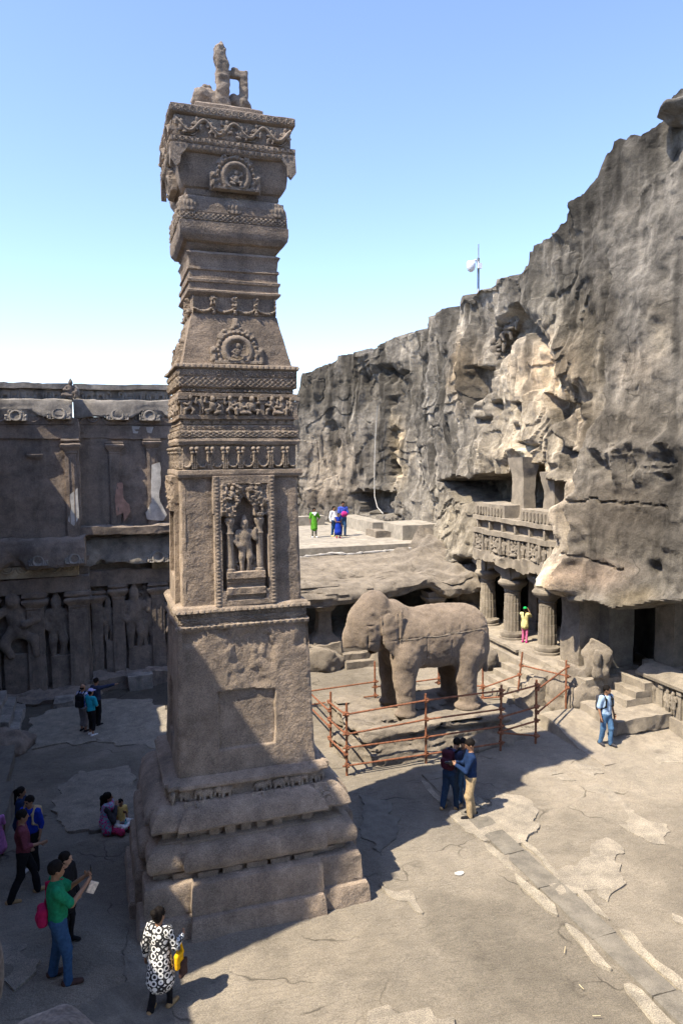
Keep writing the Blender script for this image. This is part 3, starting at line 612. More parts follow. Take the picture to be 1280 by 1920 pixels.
# ------------------------------------------------------------------ terrace and rock-cut gallery below it
def terrace():
    ye = 32.05; z = 4.0
    mb = MB(); mb.box(5.2, 16.8, ye, 47.5, z-.32, z, .5); o = mb.build('terrace', 'terrace_cement', None); tag(o, kind='structure')
    return o
TERR = terrace()
_ml = [(x, 31.98-.05*vnoise(np.array([[x*1.5, 0, 0]]), 3)[0], 3.64+.09*fbm(np.array([[x*1.1, 3., 0]]), 3, 5)[0]+.15*sstep(12.5, 14., x)) for x in np.linspace(7.5, 14.2, 50)]
MB().tube(_ml, [.05+.03*vnoise(np.array([[k*1.3, 0, 5.]]), 2)[0] for k in range(50)], 6).build('mortar_line', 'plaster_white', TERR)
def gal_rock():
    xs = np.linspace(4.2, 15.6, 190); prof = [(32.35, 3.9), (32.1, 3.66), (31.6, 3.55), (30.6, 3.5), (29.4, 3.38), (28.2, 3.2), (27.4, 3.02), (27.05, 2.82), (26.95, 2.62), (27.1, 2.42), (27.6, 2.36), (28.6, 2.36), (30, 2.38), (31.4, 2.3), (31.6, 2.0), (31.6, .8), (31.6, .3)]
    prof = np.array(subprof(prof, .09)); X = np.repeat(xs[:, None], len(prof), 1); Y = np.repeat(prof[None, :, 0], len(xs), 0); Z = np.repeat(prof[None, :, 1], len(xs), 0)
    P = np.stack([X, Y, Z], -1); t = np.linspace(0, 1, len(prof))[None, :]; out = np.exp(-((Y-27.2)/1.6)**2)*(Z > 2.2)
    D = .30*fbm(P*np.array([.5, .6, 1.]), 4, 200)+.18*ridged(P*np.array([.5, .9, .9]), 3, 204)-.1
    # ledges that run along the face
    D += .10*np.round(2*fbm(np.stack([X*.25, Y*.9, Z*.9], -1), 2, 210))
    Y2 = Y-D*out*1.0-.25*fbm(P*np.array([.35, .1, .1]), 2, 220)*out; Z2 = Z+D*.28*sstep(26.6, 28.5, Y)*(1-sstep(31.3, 32, Y))*(Z > 2.9)
    up = sstep(10.4, 13.4, X)*np.exp(-((Y-28)/2.2)**2)*(Z > 2.2); Z2 = Z2+up*(.15+.3*fbm(P*.8, 3, 230)); 
    rs = sstep(11.8, 14.2, X)*(Z > 2.9); Y2 += .6*fbm(P*.7, 3, 233)*rs*.5; Z2 += rs*sstep(29, 32, Y)*.5*(1+fbm(P*.8, 3, 234))
    V = np.stack([X, Y2, Z2], -1); nu, nv = X.shape; i = np.arange(nu*nv).reshape(nu, nv); Q = np.stack([i[:-1, :-1], i[1:, :-1], i[1:, 1:], i[:-1, 1:]], -1).reshape(-1, 4)
    o = mk('gallery_rock', V.reshape(-1, 3), Q[:, ::-1], 'gallery_rock', None, True, auto=45); tag(o, kind='structure'); return o
gal_rock()
mb = MB(); mb.box(4.2, 8.9, 26.9, 31.7, -.5, .8, .12); mb.box(9.95, 16, 26.7, 31.7, -.5, .8, .12); mb.box(8.9, 9.95, 27.6, 31.7, -.5, .8, .12)
tag(mb.build('gallery_floor', 'gallery_rock', None, .10, .9, True, 50, 3), kind='structure')
rock_apron = rock('rock_apron', (7.9, 26.8, .2), (1.0, .5, .62), 'gallery_rock', vox=.06, amp=.2, seed=31); tag(rock_apron, 'rough rock apron beside the small steps of the far gallery', 'rock')
tag(rock('rock_apron', (10.4, 26.6, .1), (.45, .5, .55), 'gallery_rock', vox=.06, amp=.2, seed=33), 'low eroded rock lump between the small gallery steps and the elephant', 'rock')
st_ = thing('gallery_steps', (9.4, 26.6, 0), 'three worn stone steps leading up into the dark far gallery', 'steps')
for k in range(3): MB().box(8.85, 10.0, 26.35+.33*k, 27.9, -.1, .25*(k+1), .12).build('step', 'gallery_rock', st_, .03, 1.5, True, 50, k)
def gal_col(x, y, z0, z1, label):
    r = thing('gallery_pillar', (x, y, z0), label, 'pillar', 'pillars of the far gallery')
    MB().add(*loft([(x-.3, y-.3, -1, -1), (x+.3, y-.3, 1, -1), (x+.3, y+.3, 1, 1), (x-.3, y+.3, -1, 1)], subprof([(.28, z0-.05), (.24, z0+.15), (.06, z0+.32), (0, z0+.45)], .08), .1)).build('base', 'gallery_rock', r, .03, 1.5, True, 50)
    MB().add(*loft([(x-.27, y-.27, -1, -1), (x+.27, y-.27, 1, -1), (x+.27, y+.27, 1, 1), (x-.27, y+.27, -1, 1)], subprof([(.02, z0+.45), (-.02, z0+1.0), (0, z1-.35)], .1), .1)).build('shaft', 'gallery_rock', r, .02, 1.5, True, 50)
    MB().add(*loft([(x-.3, y-.3, -1, -1), (x+.3, y-.3, 1, -1), (x+.3, y+.3, 1, 1), (x-.3, y+.3, -1, 1)], subprof([(0, z1-.35), (.08, z1-.28), (.12, z1-.15), (.06, z1-.12), (.1, z1+.1)], .06), .1)).build('capital', 'gallery_rock', r, .02, 1.5, True, 50)
_g = gz(606, 1203, .8); gal_col(_g[0], 27.7, .8, 2.45, 'squat rock-cut pillar in the far gallery beside the rock apron'); gal_col(_g[0]+4.9, 27.9, .8, 2.4, 'squat rock-cut pillar of the far gallery behind the elephant'); gal_col(5.6, 27.7, .8, 2.4, 'squat rock-cut pillar of the far gallery behind the victory pillar')
# benches on the terrace
def bench(name, pts, z0, z1, mat, label, rough=.02):
    mb = MB(); (x0, x1, y0, y1) = pts; mb.box(x0, x1, y0, y1, z0, z1, .25); tag(mb.build(name, mat, None, rough, 1.2, True, 40), label, 'bench')
_a = gz(655, 968, 4.0); _e = gz(705, 993, 4.0)
bench('stone_bench', (13.75, 14.75, 36.4, 41.8), 3.98, 4.62, 'terrace_cement', 'long pale masonry bench on the terrace under the rock recess')
bench('stone_bench', (14.15, 16.2, 33.3, 35.9), 3.98, 4.72, 'terrace_cement', 'short grey masonry block at the cliff end of the terrace')
bench('stone_bench', (13.35, 14.15, 34.8, 36.3), 3.98, 4.3, 'gallery_rock', 'low rough stone step between the two terrace benches', .06)
bench('stone_bench', (8.6, 13.0, 42.6, 43.3), 3.98, 4.55, 'terrace_cement', 'low masonry kerb along the back of the terrace')
# ------------------------------------------------------------------ colonnade under the cliff on the right
PZ = 1.2
mb = MB(); mb.box(14.05, 19.5, 18.8, 31., -.2, PZ, .25); mb.box(13.8, 14.05, 20.0, 27.6, -.2, PZ-.22, .25); PLAT = mb.build('gallery_platform', 'column_stone', None, .03, 1.2, True, 45); tag(PLAT, kind='structure')
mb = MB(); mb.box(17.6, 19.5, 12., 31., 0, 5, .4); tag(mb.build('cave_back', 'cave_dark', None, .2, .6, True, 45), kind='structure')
mb = MB(); mb.box(13.95, 14.12, 22.6, 28.2, PZ-.05, PZ+.04, .15); mb.build('platform_edge', 'column_stone', PLAT, .015, 2)
def colonn(px_, py_, label, s=1.):
    c = gz(px_, py_, PZ); x, y = c[0]+.0, c[1]+.1; r = thing('stone_column', (x, y, PZ), label, 'column', 'fluted columns of the lower cliff gallery')
    hcol = 2.55
    MB().lathe(x, y, [(.50, PZ-.02), (.50, PZ+.06), (.44, PZ+.07), (.47, PZ+.14), (.46, PZ+.22), (.38, PZ+.26), (.36, PZ+.3)], 28).build('base', 'column_stone', r, .012, 2, True, 40)
    z = PZ+.29; rad = .335
    for k, hh in enumerate((.42, .34, .34, .30)):
        rr = rad-.012*k; MB().lathe(x, y, [(rr, z), (rr, z+hh*.5), (rr, z+hh-.022), (rr-.02, z+hh-.015), (rr-.02, z+hh)], 64, flute=.07, nf=16).build('drum', 'column_stone', r, .006, 2, True, 35); z += hh
    MB().lathe(x, y, [(.30, z-.01), (.29, z+.08), (.33, z+.12), (.30, z+.15), (.34, z+.24), (.47, z+.33), (.53, z+.40), (.54, z+.47), (.47, z+.55), (.36, z+.58)], 32).build('capital', 'column_stone', r, .015, 2, True, 45)
    z += .57
    MB().box(x-.33, x+.33, y-.33, y+.33, z, z+.5, .12).build('impost', 'column_stone', r, .015, 2, True, 40)
    mbx = MB(); fr = ((x-.26, y, z+.02), (0, 1, 0), (0, 0, 1), (1, 0, 0)); mbx.prism([(-.34, 0), (.34, 0), (.5, .12), (.85, .2), (1.0, .36), (1.0, .75), (-1.0, .75), (-1.0, .36), (-.85, .2), (-.5, .12)], 0, .55, fr); mbx.build('bracket', 'column_stone', r, .012, 2)
colonn(916, 1170, 'fluted cliff gallery column standing beside the battered rock relief')
colonn(962, 1196, 'fluted cliff gallery column right behind the girl in the green cap')
colonn(1028, 1224, 'fluted cliff gallery column beside the hanging rock mass')
for k, y in enumerate((25.2, 22.6, 20.6)):
    r = thing('inner_pillar', (16.6, y, PZ), ('dark square inner pillar behind the column of the girl in the green cap', 'dark square inner pillar standing between two fluted columns', 'dark square inner pillar behind the hanging rock mass')[k], 'pillar', 'inner pillars of the cliff gallery')
    MB().box(16.3, 16.9, y-.3, y+.3, PZ, 4.2, .2).build('shaft', 'gallery_rock', r, .03, 1); MB().box(16.18, 17.02, y-.42, y+.42, PZ-.01, PZ+.35, .2).build('base', 'gallery_rock', r, .03, 1)
# steps up to the platform and the ragged stair wall
sg = thing('platform_steps', (13.2, 21.6, 0), 'sunlit stone steps rising from the elephant court to the colonnade platform', 'steps')
for k in range(5): MB().box(12.55+.3*k, 13.85, 20.75, 22.75, -.1, .2*(k+1), .14).build('step', 'column_stone', sg, .015, 1.6, True, 45, k)
mb = MB(); mb.box(12.75, 14.1, 20.25, 20.7, -.1, .95, .1)
def slope_cut(V):
    V = V.copy(); m = V[:, 2] > .0; top = .35+.8*sstep(12.7, 14.0, V[:, 0]); V[m, 2] = V[m, 2]/.95*top[m]; return V
tag(mb.build('stair_wall', 'gallery_rock', None, .06, 1.4, True, 45, 2, slope_cut), 'broken stone side wall of the platform steps', 'wall')
tag(rock('rock_lump', (13.25, 23.3, .75), (.35, .42, .45), 'gallery_rock', vox=.05, amp=.14, seed=41), 'weathered stone stump at the top of the platform steps', 'rock')
tag(rock('broken_rock_wall', (13.9, 19.9, .45), (.45, .9, .75), 'gallery_rock', vox=.055, amp=.22, seed=44), 'undercut rock below the colonnade behind the railing corner', 'rock')
# ------------------------------------------------------------------ rock figure relief left of the columns
# ------------------------------------------------------------------ victory pillar
PXC, PYC, DEP = 2.47, 14.3, .87
PIL = thing('victory_pillar', (PXC, PYC-.2, 0), 'tall square carved stone victory pillar with broken lion on top, standing on a moulded plinth', 'pillar')
def plan(hw, pr=0., pw=1.17):
    x0, x1, y0 = PXC-hw, PXC+hw, PYC-hw; y1 = y0+2*hw*DEP; a, b = PXC-pw, PXC+pw; ym = (y0+y1)/2; c, d = ym-pw*DEP, ym+pw*DEP
    if not pr: return [(x0, y0, -1, -1), (x1, y0, 1, -1), (x1, y1, 1, 1), (x0, y1, -1, 1)]
    return [(x0, y0, -1, -1), (a, y0, -1, -1), (a, y0-pr, -1, -1), (b, y0-pr, 1, -1), (b, y0, 1, -1), (x1, y0, 1, -1), (x1, c, 1, -1), (x1+pr, c, 1, -1), (x1+pr, d, 1, 1), (x1, d, 1, 1), (x1, y1, 1, 1), (b, y1, 1, 1), (b, y1+pr, 1, 1), (a, y1+pr, -1, 1), (a, y1, -1, 1), (x0, y1, -1, 1), (x0, d, -1, 1), (x0-pr, d, -1, 1), (x0-pr, c, -1, -1), (x0, c, -1, -1)]
def course(name, hw, prof, pr=0., rough=.014, mat='pillar_stone', dz=.06, cell=.11, seed=0, parent=None, auto=26, pw=1.17):
    return MB().add(*loft(plan(hw, pr, pw), subprof(prof, dz), cell)).build(name, mat, parent or PIL, rough, 1.3, True, auto, seed)
BASE = course('plinth_slab', 2.05, [(.02, -.15), (.02, .02), (0, .30), (-.025, .35), (-.08, .36)], .12, .02, seed=1)
course('plinth_block', 1.94, [(.01, .35), (.02, .45), (0, .84), (-.03, .90), (-.10, .92)], .12, .018, seed=2)
course('dentil_course', 1.68, [(0, .90), (0, 1.0), (.04, 1.0), (.04, 1.03), (-.02, 1.12)], .10, .012, seed=3)
course('roll_moulding', 1.78, [(0, 1.05), (.06, 1.09), (.10, 1.17), (.105, 1.27), (.08, 1.38), (.02, 1.45), (-.08, 1.49)], .10, .015, seed=4, auto=40)
course('recess_course', 1.55, [(0, 1.46), (.10, 1.48), (.10, 1.53), (-.04, 1.55), (-.04, 1.72), (.05, 1.74), (.05, 1.84)], .09, .012, seed=5)
HOOD = course('hood_moulding', 1.62, [(.0, 1.74), (.15, 1.75), (.17, 1.79), (.14, 1.90), (.06, 2.02), (-.06, 2.09), (-.2, 2.11)], .08, .015, seed=6, auto=30)
FRZ = course('animal_frieze', 1.36, [(.06, 2.04), (.02, 2.08), (.0, 2.1), (.0, 2.33), (.08, 2.335), (.11, 2.37), (.09, 2.42), (.0, 2.46), (-.1, 2.48)], .06, .02, seed=7)
# dentils and little blocks in the recesses of the base (front and the shaded side)
def on_face(face, hw, u, z, extra=0.):
    if face == 'f': return np.array([PXC+u, PYC-hw-extra, z]), 0.
    y0 = PYC-hw; ym = y0+hw*DEP; return np.array([PXC-hw-extra, ym-u, z]), -math.pi/2
rg = random.Random(11)
def blocks(z0, z1, hw, n, w_, d_, half, skip=.2, parent=None, name='dentil'):
    for face in 'fl':
        for k in range(n):
            if rg.random() < skip: continue
            u = -half+2*half*(k+.5)/n; c, a = on_face(face, hw, u, 0); mb = MB(); dd = d_ if abs(u) < 1.1 else d_-.09; mb.box(-w_/2, w_/2, -dd, .05, z0, z1, .08); V, F = mb.arr(); V = V@rotz(a).T+c
            mk(name, roughen(V, .012, 2, k), F, 'pillar_stone', parent or PIL, True, auto=40)
blocks(.92, 1.02, 1.68, 7, .34, .19, 1.5, .1); blocks(1.55, 1.73, 1.51, 10, .17, .17, 1.4, .15)
# ---- small carved beings (shared meshes)
CARV = {}
def carve_mesh(key, prims, vox=.035):
    V, Q = nets(prims, vox)
    for k_, f_ in ((key, 1), (key+'m', -1)):
        o = mk('carved_figure', V*np.array([f_, 1, 1]), Q[:, ::f_], 'pillar_carved', None, True); CARV[k_] = o.data; bpy.data.objects.remove(o)
def C_(a, b, r, r2=None, k=.05): return ('c', a, b, r, r2 if r2 is not None else r, k)
def E_(c, r, k=.05, rot=None): return ('e', c, r, rot, k)
carve_mesh('gana', [E_((0, -.1, .45), (.22, .17, .24)), E_((0, -.14, .83), (.145, .14, .155)), E_((0, -.08, .95), (.13, .11, .1)), C_((-.12, -.12, .25), (-.38, -.2, .14), .1, .08), C_((-.38, -.2, .14), (-.1, -.24, .06), .08, .07), C_((.12, -.12, .25), (.38, -.2, .2), .1, .08), C_((.38, -.2, .2), (.3, -.22, .02), .08, .07), C_((-.2, -.1, .62), (-.4, -.16, .45), .075, .06), C_((-.4, -.16, .45), (-.26, -.24, .34), .06), C_((.2, -.1, .62), (.42, -.15, .66), .075, .06), C_((.42, -.15, .66), (.4, -.18, .88), .06)])
carve_mesh('seated', [E_((0, -.1, .46), (.17, .14, .26)), E_((.02, -.14, .82), (.13, .13, .15)), C_((.02, -.1, .92), (.02, -.1, 1.05), .1, .04), C_((-.1, -.12, .22), (-.42, -.2, .12), .1, .08), C_((-.42, -.2, .12), (.05, -.24, .08), .08), C_((.1, -.12, .22), (.3, -.24, .3), .1, .08), C_((.3, -.24, .3), (.26, -.22, .02), .08), C_((-.17, -.1, .62), (-.34, -.18, .42), .07), C_((-.34, -.18, .42), (-.12, -.26, .4), .055), C_((.17, -.1, .62), (.32, -.16, .42), .07), C_((.32, -.16, .42), (.34, -.2, .3), .055)])
carve_mesh('dancer', [E_((0, -.1, .58), (.15, .12, .2)), E_((.02, -.1, .38), (.17, .12, .12)), E_((-.04, -.14, .87), (.12, .12, .13)), C_((-.04, -.12, .95), (-.06, -.1, 1.08), .09, .04), C_((-.08, -.1, .36), (-.2, -.18, .2), .09, .08), C_((-.2, -.18, .2), (-.1, -.14, .02), .07), C_((.08, -.1, .36), (.25, -.18, .26), .09, .08), C_((.25, -.18, .26), (.28, -.16, .02), .07), C_((-.15, -.1, .72), (-.33, -.16, .6), .065), C_((-.33, -.16, .6), (-.36, -.18, .85), .055), C_((.15, -.1, .72), (.32, -.15, .56), .065), C_((.32, -.15, .56), (.12, -.24, .5), .055)])
carve_mesh('standing', [E_((0, -.08, .64), (.12, .09, .15)), E_((.01, -.08, .5), (.10, .08, .1)), E_((.0, -.1, .86), (.065, .07, .08)), C_((0, -.08, .92), (0, -.07, 1.02), .065, .03), C_((-.05, -.08, .48), (-.06, -.1, .26), .07, .05), C_((-.06, -.1, .26), (-.06, -.08, .02), .05, .04), C_((.06, -.08, .48), (.09, -.12, .27), .07, .05), C_((.09, -.12, .27), (.06, -.08, .02), .05, .04), C_((-.12, -.08, .73), (-.19, -.1, .57), .045), C_((-.19, -.1, .57), (-.12, -.14, .46), .035), C_((.12, -.08, .73), (.2, -.12, .6), .045), C_((.2, -.12, .6), (.2, -.14, .78), .035), C_((0, -.08, .76), (0, -.1, .86), .045)], .022)
carve_mesh('beast', [E_((0, -.1, .5), (.42, .17, .25)), E_((-.42, -.14, .62), (.2, .17, .2)), C_((-.3, -.1, .4), (-.32, -.12, .05), .1, .08), C_((-.1, -.2, .38), (-.12, -.2, .05), .09, .08), C_((.28, -.1, .4), (.3, -.12, .05), .11, .08), C_((-.56, -.16, .55), (-.6, -.18, .25), .08, .06), C_((.38, -.1, .6), (.5, -.12, .35), .06, .04), E_((-.4, -.12, .82), (.12, .12, .1))])
def put(key, P, a, sc, parent, name='carved_figure', flip=False, sy=None):
    m = Matrix.Translation(Vector(P)) @ Matrix.Rotation(a, 4, 'Z') @ Matrix.Diagonal((sc, (sy or sc), sc, 1))
    return inst(name, CARV[key+('m' if flip else '')], parent, m)
for face in 'fl':
    for k, u in enumerate(np.linspace(-1.15, 1.2, 8)):
        if face == 'f' and k == 3: continue
        c, a = on_face(face, 1.36+(.06 if abs(u) < 1.1 else 0), u, 2.09, -.0); put('beast', c, a, rg.uniform(.27, .31), FRZ, 'carved_beast', rg.random() < .5)
# ---- arch medallion (horseshoe arch with a being inside)
def arch_h(s, depth=.1):
    def f(U, V):
        u, v = U/s, V/s; r = np.hypot(u, v); h = np.zeros_like(u)
        ring = np.maximum(0, 1-((r-.40)/.13)**2); h = np.where(v > -.32, np.maximum(h, ring*1.), h)
        h = np.maximum(h, .8*np.maximum(0, 1-((r-.60)/.07)**2)*(v > -.30)*(.7+.3*np.cos(np.arctan2(v, u)*26)))
        fl = bump(u, v, [(0, .62, 0, .98, .10), (-.1, .68, .1, .68, .11), (0, .80, 0, .80, .14), (-.62, -.15, -.72, -.02, .16), (.62, -.15, .72, -.02, .16), (-.66, -.32, -.66, -.2, .17), (.66, -.32, .66, -.2, .17), (-.5, .42, -.36, .6, .1), (.5, .42, .36, .6, .1)], 6.)
        h = np.maximum(h, np.minimum(fl, 1.)*(.65+.5*vnoise(np.stack([u*11, v*11, u*0], -1), 3)))
        h = np.maximum(h, .75*((np.abs(v+.36) < .05) & (np.abs(u) < .72)))
        return np.where(r < .28, .12, h)*depth
    return f
def medallion(face, hw, u, z, s, parent, tilt=0., depth=.1, key='seated', name='arch_medallion'):
    c, a = on_face(face, hw, u, z); R = rotz(a); fr = (c, R@np.array([1., 0, 0]), R@np.array([0., tilt, 1.]), R@np.array([0., -1., 0]))
    m = relief(name, -.85*s, .85*s, -.42*s, 1.08*s, arch_h(s, depth), fr, 'pillar_carved', parent, max(.012, s*.026), .04, True, True)
    put(key, c+R@np.array([0, tilt*-.26*s-.10*s*(depth > .07), -.26*s]), a, .46*s, m, 'carved_figure', False, .35*s)
for u in (-1.0, .2, 1.36): medallion('f', 1.70, u, 1.90, .24, HOOD, .36, .07)
medallion('l', 1.66, .3, 1.92, .20, HOOD, .32, .05)
# ---- lower shaft
def taper_frame(face, hw0, hw1, z0, z1):
    c, a = on_face(face, hw0, 0, z0); R = rotz(a); k = (hw0-hw1)/(z1-z0); return (c, R@np.array([1., 0, 0]), R@np.array([0., k, 1.]), R@np.array([0., -1., 0]))
def shaft(name, hw0, hw1, z0, z1, hfun_f, hfun_l, rough=.012, cell=.022):
    V, F = loft(plan(hw0-.06), subprof([(0, z0), (hw1-hw0, z1)], .3), .4); body = mk(name, V, F, 'pillar_stone', PIL, True, auto=40)
    for face, hf in (('f', hfun_f), ('l', hfun_l)):
        fr = taper_frame(face, hw0, hw1, z0, z1); w0 = hw0 if face == 'f' else hw0*DEP; w1 = hw1 if face == 'f' else hw1*DEP; H_ = z1-z0
        nu, nv = int(2*w0/cell), int(H_/cell); s, t = np.meshgrid(np.linspace(-1, 1, nu), np.linspace(0, 1, nv), indexing='ij'); U = s*(w0+(w1-w0)*t); Vv = t*H_
        o, a, b, nn = fr; P0 = o+U[..., None]*a+Vv[..., None]*b; h = hf(U, Vv, P0); 
        # worn arrises
        ed = np.minimum(w0+(w1-w0)*t-np.abs(U), 9); h = h-.03*np.exp(-ed/.03)*(1+.8*fbm(P0*4, 3, 7))
        P = P0+h[..., None]*nn; rim = np.zeros_like(U, bool); rim[0] = rim[-1] = True; rim[:, 0] = rim[:, -1] = True; P[rim] = (P0-.07*nn)[rim]
        i = np.arange(nu*nv).reshape(nu, nv); Q = np.stack([i[:-1, :-1], i[1:, :-1], i[1:, 1:], i[:-1, 1:]], -1).reshape(-1, 4)
        mk(name.replace('shaft', 'face'), P.reshape(-1, 3), Q, 'pillar_stone', body, True, auto=45)
    return body
def low_f(U, V, P):
    h = .010*fbm(P*2.2, 4, 31)+.006*fbm(P*9, 3, 33)
    r = polysd(U, V, [(-.52, .46), (.50, .46), (.52, 1.46), (.05, 1.52), (-.52, 1.50)]); h = h-.15*(1-sstep(-.035, .02, r+.012*fbm(P*5, 2, 40)))
    br = polysd(U, V, [(-.35, 2.62), (.42, 2.66), (.52, 1.95), (.25, 1.62), (-.05, 1.75), (-.3, 2.1)]); h = h-.05*(1-sstep(-.2, .15, br+.18*fbm(P*2.4, 3, 42)))*(1+.9*ridged(P*2.2, 3, 44))
    br = polysd(U, V, [(.95, 2.7), (1.3, 2.7), (1.3, 2.1), (1.0, 2.25)]); h = h-.10*(1-sstep(-.1, .1, br+.1*fbm(P*3, 3, 45)))
    br = polysd(U, V, [(-1.3, 2.7), (-.75, 2.66), (-.85, 2.5), (-1.3, 2.35)]); h = h-.05*(1-sstep(-.1, .1, br+.1*fbm(P*3, 3, 46)))
    c = ridged(np.stack([U*1.1, V*.9, U*0+3], -1), 3, 47); h = h-.02*sstep(1.35, 1.6, c)*sstep(1.3, 1.7, V)
    h = h-.05*np.exp(-((U-.22-.05*fbm(P*2, 2, 48))**2/.0016))*sstep(2.25, 2.4, V)
    return h
def low_l(U, V, P):
    h = .010*fbm(P*2.2, 4, 31)+.006*fbm(P*9, 3, 33); r = polysd(U, V, [(-.5, .46), (.5, .46), (.5, 1.5), (-.5, 1.5)]); return h-.12*(1-sstep(-.03, .02, r))
shaft('shaft_lower', 1.28, 1.195, 2.44, 5.12, low_f, low_l)
# ---- patterned bands
def lozenge(p, h0):
    def f(U, V):
        du = (U/p-np.round(U/p))*2; dv = V/h0*2; q = np.abs(du)+np.abs(dv); r = np.hypot(du*p/2, dv*h0/2)
        h = np.maximum(0, 1-((q-.92)/.16)**2); h = np.maximum(h, np.sqrt(np.maximum(0, 1-(r/(.2*h0))**2))); sc = .6*np.maximum(0, 1-(np.abs(np.abs(dv)-(1-.75*np.abs(np.cos(np.pi*U/p))))/.2)**2)
        return .022*np.maximum(h, sc)
    return f
def circles(p, h0):
    def f(U, V):
        du = (U/p-np.round(U/p))*p; r = np.hypot(du, V); R_ = .42*min(p, h0); h = np.maximum(0, 1-((r-R_*.8)/(R_*.25))**2); h = np.maximum(h, np.sqrt(np.maximum(0, 1-(r/(R_*.35))**2)))
        return .018*np.maximum(h, 1.*(np.abs(np.abs(V)-h0*.47) < h0*.05))
    return f
def petals(p, h0, up=False):
    def f(U, V):
        du = (U/p-np.round(U/p))*p; v = (V if up else -V)+h0*.5; r = np.hypot(du/(p*.5), v/(h0*.95)); return .03*np.sqrt(np.maximum(0, 1-r**2))
    return f
def teeth(p, h0):
    def f(U, V):
        du = np.abs(U/p-np.round(U/p))*2; t = (V/h0+.5); return .03*((t < .55*(1-du)+.1) | (t > .9))
    return f
def crosses(p, h0):
    def f(U, V):
        du = (U/p-np.round(U/p))*p; q = np.abs(du)+np.abs(V); c = np.maximum(np.abs(du), np.abs(V)); s = h0*.3
        return np.where((q < s*1.25), np.where(q < s*.45, 0., -.022), 0.)+0*c
    return f
def band(z0, z1, hw, fn, parent, name='carved_band', mar=0., mat='pillar_carved', cell=.013, proud=.0):
    for face in 'fl':
        w_ = hw if face == 'f' else hw*DEP; c, a = on_face(face, hw, 0, (z0+z1)/2, proud); R = rotz(a)
        fr = (c, R@np.array([1., 0, 0]), np.array([0, 0, 1.]), R@np.array([0., -1., 0]))
        def hf(U, V):
            P = fr[0]+U[..., None]*fr[1]+V[..., None]*fr[2]; return fn(U, V)*1.55*(.8+.35*fbm(P*3., 3, 5))+.005*fbm(P*8, 3, 6)
        relief(name, -w_+mar, w_-mar, z0-(z0+z1)/2, z1-(z0+z1)/2, hf, fr, mat, parent, cell)
B1 = course('band_moulding', 1.17, [(-.02, 5.08), (.03, 5.10), (.03, 5.19), (-.01, 5.20), (-.01, 5.40), (.05, 5.42), (.06, 5.47), (.02, 5.51), (-.06, 5.53)], 0, .010, seed=11)
band(5.10, 5.19, 1.205, petals(.115, .09, False), B1); band(5.205, 5.315, 1.165, lozenge(.24, .11), B1, proud=.005); band(5.325, 5.395, 1.165, circles(.085, .07), B1, proud=.005); band(5.415, 5.485, 1.228, petals(.11, .08, True), B1)
# ---- niche shaft
NZ0, NZ1, NH0, NH1 = 5.50, 7.86, 1.10, 1.06
def niche_f(U, V, P):
    h = .010*fbm(P*2.2, 4, 51)+.006*fbm(P*9, 3, 53); u = U-.04
    fr = np.maximum(np.abs(u)-.56, 0); h = np.where(np.abs(u) < .56, .10+.3*h, h)
    bead = .018*np.abs(np.sin(V*48))*(np.abs(np.abs(u)-.50) < .028); h = h+bead
    inn = (np.abs(u) < .42) & (V > .28) & (V < 1.83); h = np.where(inn, -.16, h)
    lintel = (np.abs(u) < .42) & (V > 1.62) & (V < 2.2); lt = .07+.055*ridged(np.stack([u*8, V*8, u*0], -1), 3, 55); apex = polysd(u, V, [(-.17, 1.5), (.17, 1.5), (.15, 1.78), (0, 1.98), (-.15, 1.78)])
    h = np.where(lintel, lt, h); h = np.where((apex < 0), -.15, h)
    ped = (np.abs(u) < .36+.0*V) & (V > .10) & (V < .62); st = np.where(V < .2, .05, np.where(V < .33, .12, np.where(V < .42, .03, np.where(V < .5, .06, .13)))); h = np.where(ped, st+.012*fbm(P*6, 3, 56), h)
    return h
def niche_l(U, V, P):
    h = .010*fbm(P*2.2, 4, 61)+.006*fbm(P*9, 3, 63); h = np.where(np.abs(U) < .52, .08, h); h = np.where((np.abs(U) < .36) & (V > .5) & (V < 1.8), -.1, h); return np.where((np.abs(U) < .5) & (V > 1.7), .08+.05*ridged(P*6, 3, 65), h)
NS = shaft('shaft_niche', NH0, NH1, NZ0, NZ1, niche_f, niche_l, cell=.016)
for sx in (-1, 1):
    x, y = PXC+.04+sx*.27, PYC-NH0+.0
    MB().lathe(x, y, [(.085, NZ0+.60), (.085, NZ0+.66), (.06, NZ0+.68), (.075, NZ0+.74), (.06, NZ0+.78), (.058, NZ0+1.28), (.075, NZ0+1.31), (.055, NZ0+1.34), (.05, NZ0+1.44), (.085, NZ0+1.50), (.09, NZ0+1.56), (.06, NZ0+1.60), (.1, NZ0+1.63), (.1, NZ0+1.68)], 14).build('colonnette', 'pillar_carved', NS, .005, 3, True, 40)
put('standing', (PXC+.04, PYC-NH0+.10, NZ0+.62), 0, .98, NS, 'carved_deity', False, 1.)
put('dancer', (PXC-.16, PYC-NH0+.1, NZ0+.62), 0, .3, NS); put('seated', (PXC+.22, PYC-NH0+.08, NZ0+.62), 0, .26, NS, flip=True)
put('gana', (PXC-.18, PYC-NH0-.04, NZ0+1.92), 0, .24, NS); put('gana', (PXC+.26, PYC-NH0-.04, NZ0+1.92), 0, .24, NS, flip=True)
